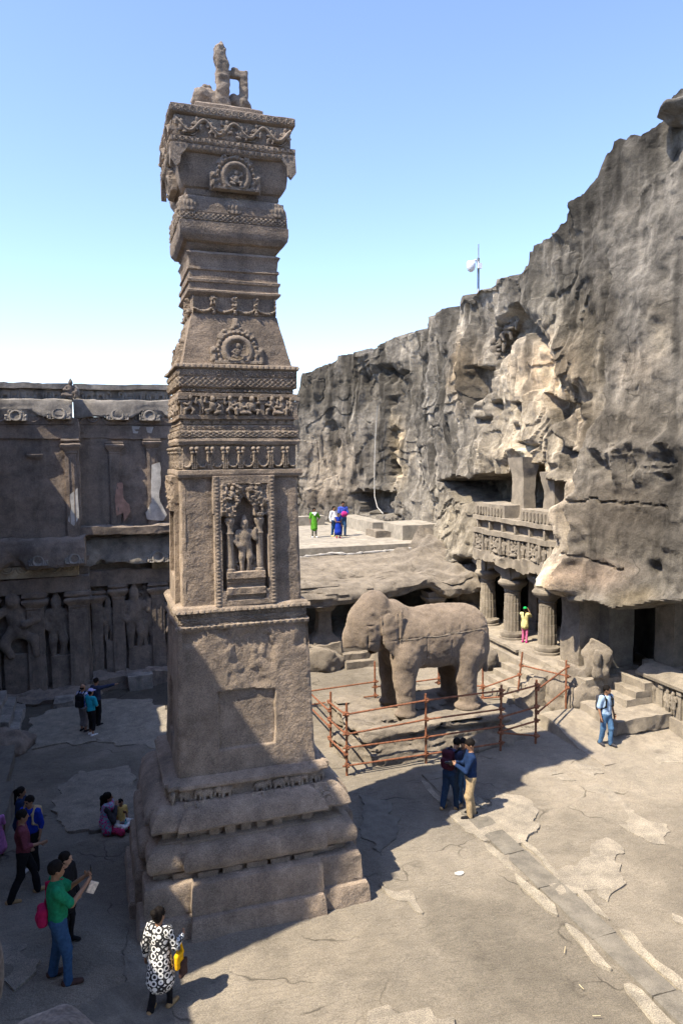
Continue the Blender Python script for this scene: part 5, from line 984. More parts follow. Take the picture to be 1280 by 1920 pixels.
# ------------------------------------------------------------------ elephant on its rock plinth
def elephant():
    z0 = .8; xc, yc = 9.0, 19.5; pr = []
    e = lambda c, r, k=.12, rot=None: pr.append(('e', (xc+c[0], yc+c[1], z0+c[2]), r, rot, k)); c = lambda a, b, r1, r2, k=.1: pr.append(('c', (xc+a[0], yc+a[1], z0+a[2]), (xc+b[0], yc+b[1], z0+b[2]), r1, r2, k))
    e((.45, 0, 2.14), (1.5, .84, .88), .2); e((-.62, 0, 2.08), (.85, .80, .92), .2); e((1.30, 0, 1.95), (.66, .80, .98), .2); e((.2, 0, 1.75), (1.1, .78, .55), .2); e((1.35, 0, 1.5), (.55, .72, .7), .2)
    e((-1.72, 0, 2.62), (.66, .60, .74), .14); e((-1.62, 0, 3.08), (.48, .48, .46), .14); e((-1.85, 0, 2.2), (.55, .52, .5), .14); e((-1.1, 0, 2.55), (.6, .58, .72), .15)
    c((-2.0, 0, 2.7), (-2.22, 0, 2.25), .36, .30, .12); c((-2.22, 0, 2.25), (-2.32, 0, 1.95), .28, .22, .1)
    for sy in (-1, 1):
        e((-1.36, sy*.60, 2.45), (.25, .12, .52), .035, rotx(sy*.1)); e((-1.30, sy*.64, 2.1), (.2, .10, .30), .035); pr.append(('-e', (xc-1.66, yc+sy*.66, z0+2.55), (.10, .10, .42), None, .06)); pr.append(('-e', (xc-1.86, yc+sy*.62, z0+2.86), (.22, .12, .16), None, .08)); c((-2.05, sy*.40, 2.72), (-1.80, sy*.50, 2.72), .035, .045, .03)
        c((-1.02, sy*.62, 3.0), (-1.08, sy*.66, 2.05), .045, .05, .02); c((-1.14, sy*.60, 2.95), (-1.2, sy*.66, 2.08), .03, .035, .02); c((-1.14, sy*.6, 2.06), (-.85, sy*.72, 1.9), .06, .09, .04)
        e((-1.93, sy*.53, 2.60), (.10, .05, .055), .015); c((-2.03, sy*.47, 2.70), (-1.83, sy*.54, 2.70), .025, .03, .015); pr.append(('-e', (xc-1.93, yc+sy*.58, z0+2.655), (.13, .06, .022), None, .015)); pr.append(('-e', (xc-1.98, yc+sy*.52, z0+2.12), (.035, .09, .26), None, .03)); c((-1.62, sy*.60, 2.86), (-1.55, sy*.63, 2.15), .03, .03, .02)
        c((-.86, sy*.52, 1.7), (-.9, sy*.58, .9), .42, .30, .16); c((-.9, sy*.58, .95), (-.88, sy*.60, .1), .29, .27, .08); e((-.9, sy*.60, .08), (.34, .32, .14), .06)
        c((1.15, sy*.52, 1.6), (1.02, sy*.58, .85), .46, .29, .16); c((1.02, sy*.58, .9), (1.12, sy*.60, .1), .28, .27, .08); e((1.08, sy*.60, .08), (.38, .34, .15), .06)
    c((-.95, -.60, 1.92), (-.95, .60, 1.92), .06, .06, .03); c((1.92, 0, 2.1), (1.98, 0, .9), .08, .06, .05)
    pr.append(('-e', (xc-2.12, yc, z0+1.86), (.5, .5, .16), None, .05))
    def post(D, lo, vx):
        g = np.stack(np.meshgrid(*[lo[k]+vx*np.arange(D.shape[k]) for k in range(3)], indexing='ij'), -1).astype(np.float32)
        near = np.abs(D) < .15; q = g[near]; dd = .03*fbm(q*2.0, 3, 5)+.012*fbm(q*7, 3, 7)+.015*sstep(.45, .8, fbm(q*3.1, 3, 9))
        rx_ = q[:, 0]-xc; rib = .02*np.maximum(0, np.sin((rx_+.1*q[:, 2])*13))**4*((rx_ > -.6) & (rx_ < 1.0) & (q[:, 2] > z0+2.3)); seam = .022*np.exp(-((q[:, 2]-z0-2.28-.05*(rx_))/.014)**2)*(rx_ > -2.0)
        blk = .02*np.exp(-((rx_-.38-.03*q[:, 2])/.015)**2)*((q[:, 2] > z0+1.2) & (q[:, 2] < z0+2.25)); blk2 = .02*np.exp(-((rx_+.3)/.015)**2)*((q[:, 2] > z0+1.2) & (q[:, 2] < z0+2.25))
        D[near] += dd+rib+seam+blk+blk2; return D
    V, Q = nets(pr, .028, post=post)
    r = thing('elephant_statue', (xc, yc, z0), 'life-size brown stone elephant with broken-off trunk on a rock plinth inside the railing', 'statue')
    mk('body', V, Q, 'elephant_stone', r, True)
    # mortar seam along the flank
    pts = []
    for x in np.linspace(xc-1.15, xc+1.5, 26):
        m = (np.abs(V[:, 0]-x) < .06) & (V[:, 1] < yc) & (np.abs(V[:, 2]-(z0+2.28+.05*(x-xc))) < .06)
        if m.any(): pts.append((x, V[m][:, 1].min()+.004, z0+2.28+.05*(x-xc)+.025*vnoise(np.array([[x*5, 0, 0]]), 3)[0]))
    if len(pts) > 3: MB().tube(pts, .009, 6).build('mortar_seam', 'cement', r)
    # cut-out eye
    for sy in (-1, 1): MB().lathe(xc-1.98, yc+sy*.50, [(.01, z0+2.6), (.05, z0+2.62), (.05, z0+2.64), (.01, z0+2.66)], 10).build('eye', 'elephant_stone', r, smooth=True)
elephant()
def ele_plinth():
    pr = [('b', (8.72, 19.6, .25), (2.22, 1.62, .55), .10, None, 0.), ('e', (6.75, 18.9, .12), (.75, 1.0, .5), None, .15), ('e', (7.6, 18.1, .0), (1.2, .5, .45), None, .15), ('e', (10.3, 18.05, .0), (1.2, .42, .4), None, .15)]
    def post(D, lo, vx):
        g = np.stack(np.meshgrid(*[lo[k]+vx*np.arange(D.shape[k]) for k in range(3)], indexing='ij'), -1); z = g[..., 2]; n = .13*ridged(g*np.array([.45, .45, 3.4]), 3, 7)+.16*fbm(g*np.array([1., 1., 1.6]), 4, 9)+.035*fbm(g*4.5, 2, 10)+.13*np.exp(-((z-.52-.1*fbm(g*.6, 2, 12))/.07)**2)-.08*np.exp(-((z-.68)/.08)**2)
        w_ = 1-sstep(.70, .79, z); return D+n*w_+.025*fbm(g*1.3, 3, 11)*(1-w_)
    V, Q = nets(pr, .05, lo=(5.7, 17.2, -.35), hi=(11.4, 21.6, 1.0), post=post)
    tag(mk('rock_plinth', V, Q, 'gallery_rock', None, True, auto=50), 'eroded layered rock plinth carrying the stone elephant', 'plinth')
ele_plinth()
# ------------------------------------------------------------------ railing of rusty scaffold pipes round the elephant
def rail():
    r = thing('pipe_railing', (8.7, 17.5, 0), 'railing of rusty scaffold pipes and couplers round the stone elephant', 'railing')
    rr = .032; zt = 1.88
    posts = {'a': (5.86, 17.49, zt), 'b': (8.08, 17.47, zt), 'c': (10.31, 17.45, zt), 'd': (11.48, 17.53, zt), 'e': (6.01, 19.36, 1.58), 'f': (6.15, 22.7, 1.3), 'g': (8.66, 22.78, 1.28), 'h': (10.96, 22.66, 1.1), 'i': (12.11, 21.65, 1.12), 'k': (13.6, 19.12, 1.81)}
    for k, (x, y, h) in posts.items(): MB().tube([(x, y, -.05), (x+rng.uniform(-.02, .02), y, h)], rr, 9).build('post', 'rust', r, smooth=True, auto=40)
    lp = MB(); lp.tube([(12.97, 20.94, -.05), (13.15, 20.9, 1.66)], rr, 9); lp.build('post', 'rust', r, smooth=True, auto=40)
    cps = []
    def bar(a, b, z1, z2, off=.0):
        A = np.array([*posts[a][:2], z1]) if isinstance(a, str) else np.array(a); B = np.array([*posts[b][:2], z2]) if isinstance(b, str) else np.array(b); d = (B-A)/np.linalg.norm(B-A); n_ = np.array([d[1], -d[0], 0])*.05
        MB().tube([A+n_-d*.12, B+n_+d*.10], .026, 8).build('rail', 'rust', r, smooth=True, auto=40); cps.extend([A+n_*.5, B+n_*.5])
    for z in (1.72, 1.2, .72, .25): bar('a', 'b', z-.12*(z > 1), z+.0*(z > 1)); bar('b', 'c', z, z+.02)
    for z in (1.62, 1.0, .6): bar('c', 'd', z, z+.12)
    for z in (1.62, .95): bar('d', 'k', z, z+.0)
    for z in (1.5, 1.0, .45): bar('e', 'a', z-.2, z+.1)
    for z in (.75, .3): bar('f', 'e', z, z+.3)
    bar('f', 'g', .55, .6); bar('f', 'g', .1, .12); bar('g', 'h', .42, .5); bar('h', 'i', .35, .4); bar('i', (13.05, 20.92, .9), .35, .9); bar('i', (13.0, 20.94, .2), -.0, .2); bar('k', (13.1, 20.92, 1.2), 1.3, 1.2)
    bar('c', (11.46, 17.5, .3), .55, .3)
    for k, cpt in enumerate(cps):
        mb = MB(); mb.box(cpt[0]-.045, cpt[0]+.045, cpt[1]-.05, cpt[1]+.05, cpt[2]-.05, cpt[2]+.05, .1); mb.tube([(cpt[0]-.02, cpt[1]-.07, cpt[2]), (cpt[0]+.03, cpt[1]-.09, cpt[2]+.02)], .018, 6); mb.build('coupler', 'rust', r, .006, 8)
rail()
# ------------------------------------------------------------------ carved balcony and upper gallery in the cliff
XB = 14.42
def bq(px_, py_, X=XB): return pX(px_, py_, X)
BY1, BY0 = bq(890, 990)[1], bq(1062, 1030)[1]; BM, BH = (BY0+BY1)/2, (BY1-BY0)/2
BAL = thing('cliff_balcony', (XB, BM, 4.4), 'carved stone balcony front with figure friezes high in the cliff face', 'balcony')
zb = [bq(970, v)[2] for v in (1062, 1047, 1012, 1004, 984, 976, 956)]
def bbox(name, x0, z0, z1, y0=BY0, y1=BY1, rough=.02, mat='column_stone', parent=None, seed=0): return MB().box(x0, XB+1.3, y0, y1, z0, z1, .13).build(name, mat, parent or BAL, rough, 1.4, True, 45, seed)
bbox('lower_ledge', XB-.14, zb[0]-.16, zb[1], rough=.13, seed=1); FB = bbox('figure_frieze', XB+.02, zb[1], zb[2], seed=2); bbox('middle_ledge', XB-.14, zb[2], zb[3]+.03, seed=3); RB = bbox('bracket_band', XB+.10, zb[3], zb[4], seed=4); bbox('upper_ledge', XB-.12, zb[4], zb[5], seed=5)
ym = bq(975, 975)[1]; yn = bq(945, 975)[1]
RA = bbox('rail_panel', XB-.0, zb[5], zb[6]+.06, BY0+.1, ym, seed=6); RC = bbox('rail_panel', XB-.0, zb[5], zb[6]+.10, yn, BY1, seed=7)
for R_, y0, y1 in ((RA, BY0+.2, ym-.1), (RC, yn+.1, BY1-.1)):
    n = int((y1-y0)/.22); h = zb[6]-zb[5]
    for k in range(n):
        y = y0+(y1-y0)*(k+.5)/n; mb = MB(); mb.lathe(XB-.02, y, [(.05, zb[5]+.03), (.035, zb[5]+.08), (.07, zb[5]+h*.5), (.035, zb[5]+h*.8), (.06, zb[5]+h*.92)], 8); mb.build('baluster', 'column_stone', R_, smooth=True)
nf = 9
for k in range(nf+1):
    y = BY0+.12+(BY1-BY0-.24)*k/nf; mb = MB(); mb.box(XB-.11, XB+.05, y-.06, y+.06, zb[1], zb[2], .1); mb.build('pilaster', 'column_stone', FB, .01, 2)
for k_ in ('standing', 'dancer', 'seated', 'gana'):
    for f_ in ('', 'm'):
        me = CARV[k_+f_].copy(); me.materials.clear(); me.materials.append(M['column_stone']); CARV[k_+'c'+f_] = me
def putc(key, P, sc, parent, name='carved_figure', flip=False, sx=1., ang=-math.pi/2):
    return inst(name, CARV[key+('m' if flip else '')], parent, Matrix.Translation(Vector(P)) @ Matrix.Rotation(ang, 4, 'Z') @ Matrix.Diagonal((sc*sx, sc, sc, 1)))
for k in range(nf):
    y = BY0+.12+(BY1-BY0-.24)*(k+.5)/nf; h = zb[2]-zb[1]
    for j, dy in enumerate((-.14, .14)): putc(('dancerc', 'standingc', 'seatedc', 'standingc')[(k+2*j) % 4], (XB+.03, y+dy, zb[1]+.02), h*.92, FB, flip=bool((k+j) % 2))
for k in range(7):
    y = BY0+.3+(BY1-BY0-.6)*k/6; mb = MB(); mb.box(XB-.06, XB+.12, y-.05, y+.05, zb[3]+.02, zb[4]-.01, .1); mb.build('bracket', 'column_stone', RB, .015, 2)
for n_, (p0, p1, vt, vb) in enumerate(((954, 984, 880, 975), (1014, 1042, 908, 985))):
    X_ = 15.05; y1, y0 = pX(p0, 930, X_)[1], pX(p1, 930, X_)[1]; z1, z0 = pX((p0+p1)/2, vt-12, X_)[2], pX((p0+p1)/2, vb, X_)[2]; r = thing('gallery_column', (X_+.3, (y0+y1)/2, z0), ('tan square column in the upper cliff gallery above the balcony gap', 'grey square column in the upper cliff gallery behind the balcony rail')[n_], 'column'); y0 += .12; y1 -= .12
    MB().add(*loft([(X_, y0, -1, -1), (X_+.55, y0, 1, -1), (X_+.55, y1, 1, 1), (X_, y1, -1, 1)], subprof([(.08, z0-.1), (.06, z0+.12), (0, z0+.2), (-.03, z0+1.), (-.02, z1-.5), (.0, z1-.4), (.06, z1-.1), (.10, z1+.2)], .1), .12)).build('shaft', 'column_stone', r, .025, 1.5, True, 45)
MB().box(14.6, 17.2, BY0+.1, BY1-.1, 4.7, zb[5]-.02, .3).build('gallery_floor', 'gallery_rock', BAL, .04, 1.)
# rock relief figure beside the columns
RR = thing('rock_relief', (14.5, 28.4, 1.2), 'battered guardian figure carved from the rock beside the gallery columns', 'relief')
_r = pX(862, 1120, 14.7); rock('relief_block', (15.3, _r[1], 2.1), (.7, 1.0, 1.3), 'gallery_rock', RR, vox=.07, amp=.25, seed=81); rock('relief_base', (14.75, _r[1]-.2, 1.3), (.45, .9, .6), 'gallery_rock', RR, vox=.06, amp=.22, seed=82)
for k_ in ('standing',):
    me = CARV['standing'].copy(); me.materials.clear(); me.materials.append(M['gallery_rock']); CARV['standingg'] = me; CARV['standinggm'] = me
putc('standingg', (14.72, _r[1]+.1, 1.25), 1.9, RR, 'guardian_figure', sx=1.3)
# ------------------------------------------------------------------ broken platform, steps, parapet and piers at the foot of the cliff
def wedge():
    mb = MB(); mb.box(12.38, 15.9, 15.7, 18.75, -.2, .42, .12); V, F = mb.arr(); top = V[:, 2] > .41; f = .03+.38*sstep(16.3, 18.4, V[:, 1]); V[:, 2] = np.where(V[:, 2] > 0, V[:, 2]/.42*f, V[:, 2])
    o = mk('broken_platform', roughen(V, .02, 1.4, 5), F, 'column_stone', None, True, auto=45); tag(o, 'low pale rock platform with sloping edge in front of the broken sculpture', 'platform')
wedge()
mb = MB(); mb.box(13.75, 15.75, 16.95, 18.7, .2, .62, .1); tag(mb.build('broken_slab', 'column_stone', None, .05, 1.5, True, 45, 4), 'thick broken stone slab lying behind the man in the pale blue shirt', 'slab')
cs = thing('chamber_steps', (15.3, 18.2, .5), 'pale worn steps between the broken sculpture and the carved parapet', 'steps')
for k in range(3): MB().box(14.75+.33*k, 16.6, 17.75-.0*k, 19.1, .3, .62+.22*(k+1), .12).build('step', 'column_stone', cs, .03, 1.6, True, 45, k)
mb = MB(); mb.box(15.9, 19.5, 11., 19., -.2, 1.16, .3); tag(mb.build('chamber_floor', 'column_stone', None, .03, 1.), kind='structure')
PR = thing('carved_parapet', (15.8, 16.5, 0), 'pale carved stone parapet with colonnettes and relief figures at the foot of the cliff', 'parapet')
y1 = pX(1203, 1262, 15.7)[1]; MB().box(15.62, 16.3, 10.5, y1+.05, -.1, .5, .14).build('base', 'column_stone', PR, .035, 1.5, True, 45, 1); MB().box(15.75, 16.2, 10.5, y1, .5, 1.4, .14).build('panel', 'column_stone', PR, .02, 1.5, True, 45, 2)
MB().prism([(-.10, 0), (-.14, .10), (-.04, .2), (.15, .32), (.5, .36), (.5, 0)], 0, y1+.12-10.5, ((15.72, 10.5, 1.38), (1, 0, 0), (0, 0, 1), (0, 1, 0))).build('coping', 'column_stone', PR, .03, 1.4)
for k in range(8):
    y = y1-.12-.36*k
    if k % 2 == 0: MB().box(15.68, 15.8, y-.05, y+.05, .5, 1.38, .1).build('pilaster', 'column_stone', PR, .008, 2); MB().box(15.64, 15.8, y-.09, y+.09, 1.22, 1.3, .1).build('pilaster_cap', 'column_stone', PR, .008, 2)
    else:
        if k % 4 == 1: MB().lathe(15.74, y, [(.09, .56), (.09, .62), (.05, .66), (.07, .75), (.06, 1.0), (.085, 1.06), (.1, 1.14), (.06, 1.2)], 12).build('colonnette', 'column_stone', PR, .006, 3, True)
        else:
            for dy in (-.11, .11): putc('standingc', (15.76, y+dy, .56), .72, PR)
SR = thing('broken_sculpture', (14.55, 19.3, .3), 'tall broken rock sculpture fragment with a carved bell shape beside the steps', 'sculpture')
rock('fragment', (14.5, 19.35, .65), (.52, .62, .75), 'gallery_rock', SR, vox=.045, amp=.20, sc=2.0, seed=91, extra=[('e', (14.75, 19.15, 1.45), (.34, .5, .85), None, .12), ('e', (14.3, 19.6, 1.1), (.3, .35, .35), None, .1), ('e', (14.2, 18.88, .55), (.55, .34, .62), None, .1), ('e', (13.95, 19.4, .5), (.3, .5, .6), None, .1), ('-e', (14.05, 18.55, .2), (.16, .3, .3), None, .05), ('-e', (14.5, 18.5, .15), (.14, .3, .28), None, .05)])
MB().lathe(14.42, 18.72, [(.03, 1.22), (.14, 1.3), (.17, 1.42), (.13, 1.6), (.10, 1.68), (.13, 1.7), (.12, 2.0), (.08, 2.15)], 14).build('carved_bell', 'gallery_rock', SR, .015, 3, True)
MB().lathe(13.75, 19.65, [(.12, -.05), (.14, .3), (.18, .6), (.12, .8)], 12).build('carved_stump', 'gallery_rock', SR, .04, 2, True)
def pier(px0, px1, Y, depth, z0, z1, mat, label, rough=.06):
    a, b = pY(px0, 1170, Y)[0], pY(px1, 1170, Y)[0]; r = thing('rock_pier', ((a+b)/2, Y, z0), label, 'pier'); MB().box(a, b, Y, Y+depth, z0, z1, .15).build('shaft', mat, r, rough, 1.3, True, 45, int(px0)); MB().box(a-.12, b+.12, Y-.12, Y+depth, z0, z0+.28, .15).build('base', mat, r, rough*.6, 1.3, True, 45, int(px1))
pier(1084, 1128, 19.7, .9, 1.1, 4.4, 'gallery_rock', 'pale rough rock pier between the colonnade and the dark chamber'); pier(1142, 1188, 19.2, 1., 1.1, 4.2, 'slab_stone', 'smooth dark brown pier at the mouth of the dark chamber', .02)
RP = thing('chamber_pillar', (16.9, 18.2, 1.2), 'short square stone pillar on a boxy pedestal at the chamber mouth', 'pillar'); _a = pY(1262, 1200, 17.9)
MB().box(_a[0], _a[0]+.8, 17.9, 18.7, 1.15, 3.9, .2).build('shaft', 'column_stone', RP, .02, 1.4, True, 45); _b2 = pY(1236, 1240, 17.7); MB().box(max(_b2[0], 16.32), _b2[0]+1.8, 17.6, 18.95, 1.1, 1.62, .2).build('pedestal', 'column_stone', RP, .02, 1.4, True, 45)

# little figures under the gable recess high in the cliff
GR = None
for k, (a, b, key, sc_) in enumerate(((925, 655, 'ganag', .9), (938, 640, 'seatedg', .9), (950, 615, 'dancerg', 1.0), (962, 600, 'seatedg', .8), (972, 625, 'ganag', .7))):
    q = hit_cliff(a, b)
    if q is None: continue
    kk = key[:-1]
    if key not in CARV:
        me = CARV[kk].copy(); me.materials.clear(); me.materials.append(M['gallery_rock']); CARV[key] = me; CARV[key+'m'] = me
    if GR is None: GR = thing('gable_relief', q, 'cluster of small carved figures inside the gable recess high in the cliff', 'relief')
    putc(key, (q[0]+.05, q[1], q[2]-sc_*.5), sc_, GR, ang=-math.pi/2+.4)
# ------------------------------------------------------------------ people
def fold(amp, sc, seed):
    def post(D, lo, vx):
        g = np.stack(np.meshgrid(*[lo[k]+vx*np.arange(D.shape[k]) for k in range(3)], indexing='ij'), -1); near = np.abs(D) < .06; q = g[near]*np.array([sc, sc, sc*.55]); D[near] += amp*fbm(q, 2, seed)+amp*.5*ridged(q*.8, 2, seed+3)-amp*.7; return D
    return post
def hand(wr_, el, nrm, curl=.5, s=1.):
    wr_ = np.asarray(wr_, float); d = wr_-np.asarray(el, float); d /= np.linalg.norm(d); n = np.asarray(nrm, float); n = n-d*(n@d); n /= np.linalg.norm(n)+1e-9; w_ = np.cross(d, n); pr = [('e', wr_+d*.045*s, (.048*s, .036*s, .018*s), np.stack([d, w_, n], 1), .012), ('c', wr_-d*.03*s, wr_+d*.01*s, .027*s, .024*s, .012)]
    for i, L in enumerate((.062, .075, .07, .055)):
        b = wr_+d*.078*s+w_*(i-1.5)*.0195*s; m = b+(d*(1-curl*.5)+n*curl*.6)*L*.55*s; t = m+(d*(1-curl)+n*curl)*L*.5*s; pr += [('c', b, m, .0100*s, .009*s, .005), ('c', m, t, .009*s, .0075*s, .004)]
    b = wr_+d*.02*s-w_*.032*s; m = b+(d*.55-w_*.6+n*.25)*.045*s; t = m+(d*.85-w_*.1+n*.35)*.032*s; pr += [('c', b, m, .0125*s, .0105*s, .008), ('c', m, t, .0105*s, .0085*s, .004)]
    return nets(pr, .0075*s)
def vjoin(parts):
    V = []; Q = []; n = 0
    for v, q in parts: V.append(v); Q.append(q+n); n += len(v)
    return np.vstack(V), np.vstack(Q)
def person(foot, top, f, label, skin='skin', topc='white', botc='denim', shoe='brown', hair='short', h=None, z=None, lean=0., feet=None, arms=None, sleeve='short', tunic=0., legs='trousers', turn=0., nod=0., vox=.016, flare=.2, group=None, belly=1., seat=False, hcol='hair'):
    P = gnd(*foot) if z is None else gz(foot[0], foot[1], z)
    if h is None:
        e = ray(foot[0]*.5+foot[0]*.5, top); k = math.hypot(P[0], P[1])/math.hypot(e[0], e[1]); h = CH+e[2]*k-P[2]
    s = h/1.75; fr = math.radians(f); B = np.array([[math.cos(fr), -math.sin(fr), 0], [math.sin(fr), math.cos(fr), 0], [0, 0, 1.]]); B = np.array([[math.cos(fr), math.sin(fr), 0], [-math.sin(fr), math.cos(fr), 0], [0, 0, 1.]])
    W = lambda V: (np.asarray(V)*s)@B.T+P
    Rl = rotx(-lean); hipz = .92 if not seat else .16
    def up(p): p = np.asarray(p, float); q = p-np.array([0, 0, hipz]); return Rl@q+np.array([0, 0, hipz])
    off = 0. if not seat else .92-.16
    U = lambda x, y, zz: up((x, y, zz-off))
    feet = feet or [(-.10, .03), (.10, -.03)]
    A = []
    for sd, (fx, fy) in zip((-1, 1), feet):
        if seat:
            hip = np.array([sd*.10, 0, .14]); kn = np.array([sd*.34, .30, .13]); an = np.array([-sd*.06, .36-.08*sd, .07]); toe = an+np.array([-sd*.14, .02, -.02])
        else:
            hip = np.array([sd*.085, 0, .90]); an = np.array([fx, fy-.02, .085]); kn = (hip+an)/2+np.array([0, .05+.06*abs(fy), .02]); toe = an+np.array([sd*.03, .17, -.045])
        A.append((hip, kn, an, toe))
    arms = arms or {}; ar = []
    for sd, key in ((-1, 'l'), (1, 'r')):
        sh = U(sd*.178, 0, 1.41); el, hd = arms.get(key, ((sd*.235, -.03, 1.13), (sd*.24, .06, .88))); el, hd = U(*el) if len(el) == 3 else el, U(*hd); ar.append((sh, el, hd, arms.get(key+'n', (-sd, .3, 0)), arms.get(key+'c', .35)))
    Rh = rotz(-turn)@rotx(-nod); hc = U(0, .02, 1.625); HL = lambda x, y, zz: hc+Rh@np.array([x, y, zz])
    # --- body: one continuous surface
    pr = [E_(U(0, 0, 1.27), (.145, .095, .2), .06), E_(U(0, 0, 1.05), (.125, .09, .2), .06), E_(U(0, 0, .93), (.14, .1, .1), .06), C_(U(-.14, 0, 1.42), U(.14, 0, 1.42), .05, .05, .05), C_(U(0, -.01, 1.42), U(0, .0, 1.56), .055, .05, .03)]
    for hip, kn, an, toe in A: pr += [C_(hip, kn, .075, .055, .04), C_(kn, an, .052, .036, .03), C_(an+np.array([0, -.03, -.04]), toe, .036, .03, .02)]
    for sh, el, hd, n_, c_ in ar: pr += [C_(sh, el, .046, .038, .03), C_(el, hd, .038, .026, .02)]
    Rm = Rh
    pr += [('e', HL(0, 0, .02), (.078, .098, .105), Rm, .02), ('e', HL(0, .025, -.06), (.055, .065, .065), Rm, .03), C_(HL(0, .098, .012), HL(0, .112, -.022), .010, .016, .012), E_(HL(0, .088, -.066), (.026, .016, .010), .008), E_(HL(0, .086, .03), (.05, .016, .012), .012)]
    for sd in (-1, 1): pr += [('e', HL(sd*.08, -.005, -.01), (.012, .022, .034), Rm, .006), ('-e', HL(sd*.032, .1, .012), (.016, .012, .010), None, .006)]
    parts = [nets(pr, vox)]
    for sh, el, hd, n_, c_ in ar: parts.append(hand(hd, el, n_, c_, 1.))
    V, Q = vjoin(parts); body = mk('person', W(V), Q, skin, None, True); tag(body, label, 'person', group)
    def part(name, prims, mat, v=None, fd=0., sc=9, seed=1):
        v_, q_ = nets(prims, v or vox, post=fold(fd, sc, seed) if fd else None); return mk(name, W(v_), q_, mat, body, True)
    part('eyes', [E_(HL(sd*.032, .084, .012), (.012, .010, .008), .0) for sd in (-1, 1)], 'hair', .005)
    # --- clothes
    sh_ = [E_(U(0, .0, 1.27), (.172, .120, .205), .06), E_(U(0, .012*belly, 1.08), (.158*belly, .118*belly, .19), .06), C_(U(-.145, 0, 1.405), U(.145, 0, 1.405), .074, .074, .05)]
    hem = .86 if not seat else .93
    if tunic: sh_ += [C_(U(0, 0, 1.02), U(0, .0, tunic), .14, .14+flare*.35, .05), E_(U(0, 0, (1.0+tunic)/2), (.15+flare*.2, .12+flare*.15, (1.02-tunic)/2+.1), .05)]
    else: sh_ += [E_(U(0, .005, .96), (.165*belly, .125*belly, .13), .05)]
    for sh, el, hd, n_, c_ in ar:
        if sleeve == 'none': continue
        e2 = el if sleeve == 'short' else hd; 
        if sleeve == 'short': sh_ += [C_(sh, sh+(el-sh)*.86, .07, .066, .04)]
        else: sh_ += [C_(sh, el, .068, .056, .04), C_(el, el+(hd-el)*(.92 if sleeve == 'long' else .35), .054, .044, .03)]
    sh_.append(('-e', U(0, .03, 1.51), (.062, .07, .055), None, .02))
    part('shirt' if not tunic else 'tunic', sh_, topc, None, .010, 9, int(abs(foot[0]))+1)
    if legs != 'none':
        tr = [E_(np.array([0, 0, hipz+.005]), (.158, .122, .13), .05)]; cut = {'trousers': 1., 'shorts': .06, 'capri': .55, 'leggings': 1.}[legs]; fat = .82 if legs == 'leggings' else 1.
        for hip, kn, an, toe in A:
            tr += [C_(hip, kn, .096*fat, .074*fat, .04)]
            if cut > .1: tr += [C_(kn, kn+(an-kn)*cut+np.array([0, 0, -.02 if cut == 1 else 0]), .070*fat, (.060 if legs != 'capri' else .075)*fat, .03)]
        part('shorts' if legs == 'shorts' else 'trousers', tr, botc, None, .011, 8, int(abs(foot[1]))+1)
    for hip, kn, an, toe in A:
        part('shoe', [C_(an+np.array([0, -.045, -.035]), toe+np.array([0, 0, .0]), .046, .038, .02), C_(an, an+np.array([0, 0, -.04]), .042, .045, .02)], shoe, .012)
    # --- hair
    hp = [('e', HL(0, -.012, .042), (.088, .105, .098), Rm, .02)]; sub = [('-e', HL(0, .105, -.03), (.075, .075, .085), Rm, .02)]
    if hair in ('long', 'pony', 'bun'): hp += [('e', HL(0, -.05, -.01), (.082, .07, .1), Rm, .03)]
    if hair == 'long': hp += [C_(HL(0, -.075, -.02), U(0, -.125, 1.30), .06, .035, .03)]
    if hair == 'pony': hp += [E_(HL(0, -.135, .02), (.05, .05, .05), .03), C_(HL(0, -.13, .0), U(0, -.14, 1.32), .04, .022, .03)]
    if hair == 'bun': hp += [E_(HL(0, -.11, .085), (.062, .06, .06), .02)]
    if hair == 'bald': hp = [('e', HL(0, -.02, -.005), (.083, .098, .05), Rm, .01)]; sub = [('-e', HL(0, .08, 0), (.1, .1, .1), None, .01), ('-e', HL(0, 0, .09), (.12, .14, .07), None, .01)]
    if hair in ('cap', 'cappony'):
        part('cap', [('e', HL(0, -.005, .055), (.093, .112, .088), Rm, .01), ('e', HL(0, .125, .035), (.07, .085, .014), Rm, .01), ('-e', HL(0, .0, -.06), (.15, .2, .085), Rm, .005)], hcol, .01); hp += [('e', HL(0, -.05, -.02), (.08, .065, .07), Rm, .02)]; sub += [('-e', HL(0, 0, .12), (.14, .16, .07), None, .01)]
        if hair == 'cappony': hp += [C_(HL(0, -.12, .0), U(0, -.14, 1.36), .035, .02, .03)]
    if hair == 'hood': part('hood', [('e', HL(0, -.015, .02), (.112, .122, .125), Rm, .02), ('-e', HL(0, .12, -.02), (.075, .09, .09), Rm, .02), C_(U(0, -.06, 1.44), HL(0, -.06, -.05), .085, .09, .03)], topc, .013)
    hv, hq = nets(hp+sub, .011, post=fold(.006, 30, 3)); mk('hair', W(hv), hq, 'hair', body, True)
    ctx = dict(W=W, U=U, HL=HL, ar=ar, body=body, A=A, s=s, P=P); return ctx
def item(name, ctx, prims, mat, label, cat, vox=.012, fd=0., parent=None):
    v, q = nets(prims, vox, post=fold(fd, 10, 5) if fd else None); o = mk(name, ctx['W'](v), q, mat, parent, True)
    if parent is None: tag(o, label, cat)
    return o
def phone(ctx, side, label, name='phone', size=(.036, .006, .072)):
    hd = ctx['ar'][side][2]; el = ctx['ar'][side][1]; d = (hd-el)/np.linalg.norm(hd-el); item(name, ctx, [('b', hd+d*.075+np.array([0, .02, .03]), size, .004, None, 0.)], 'phone', label, 'phone', .006)
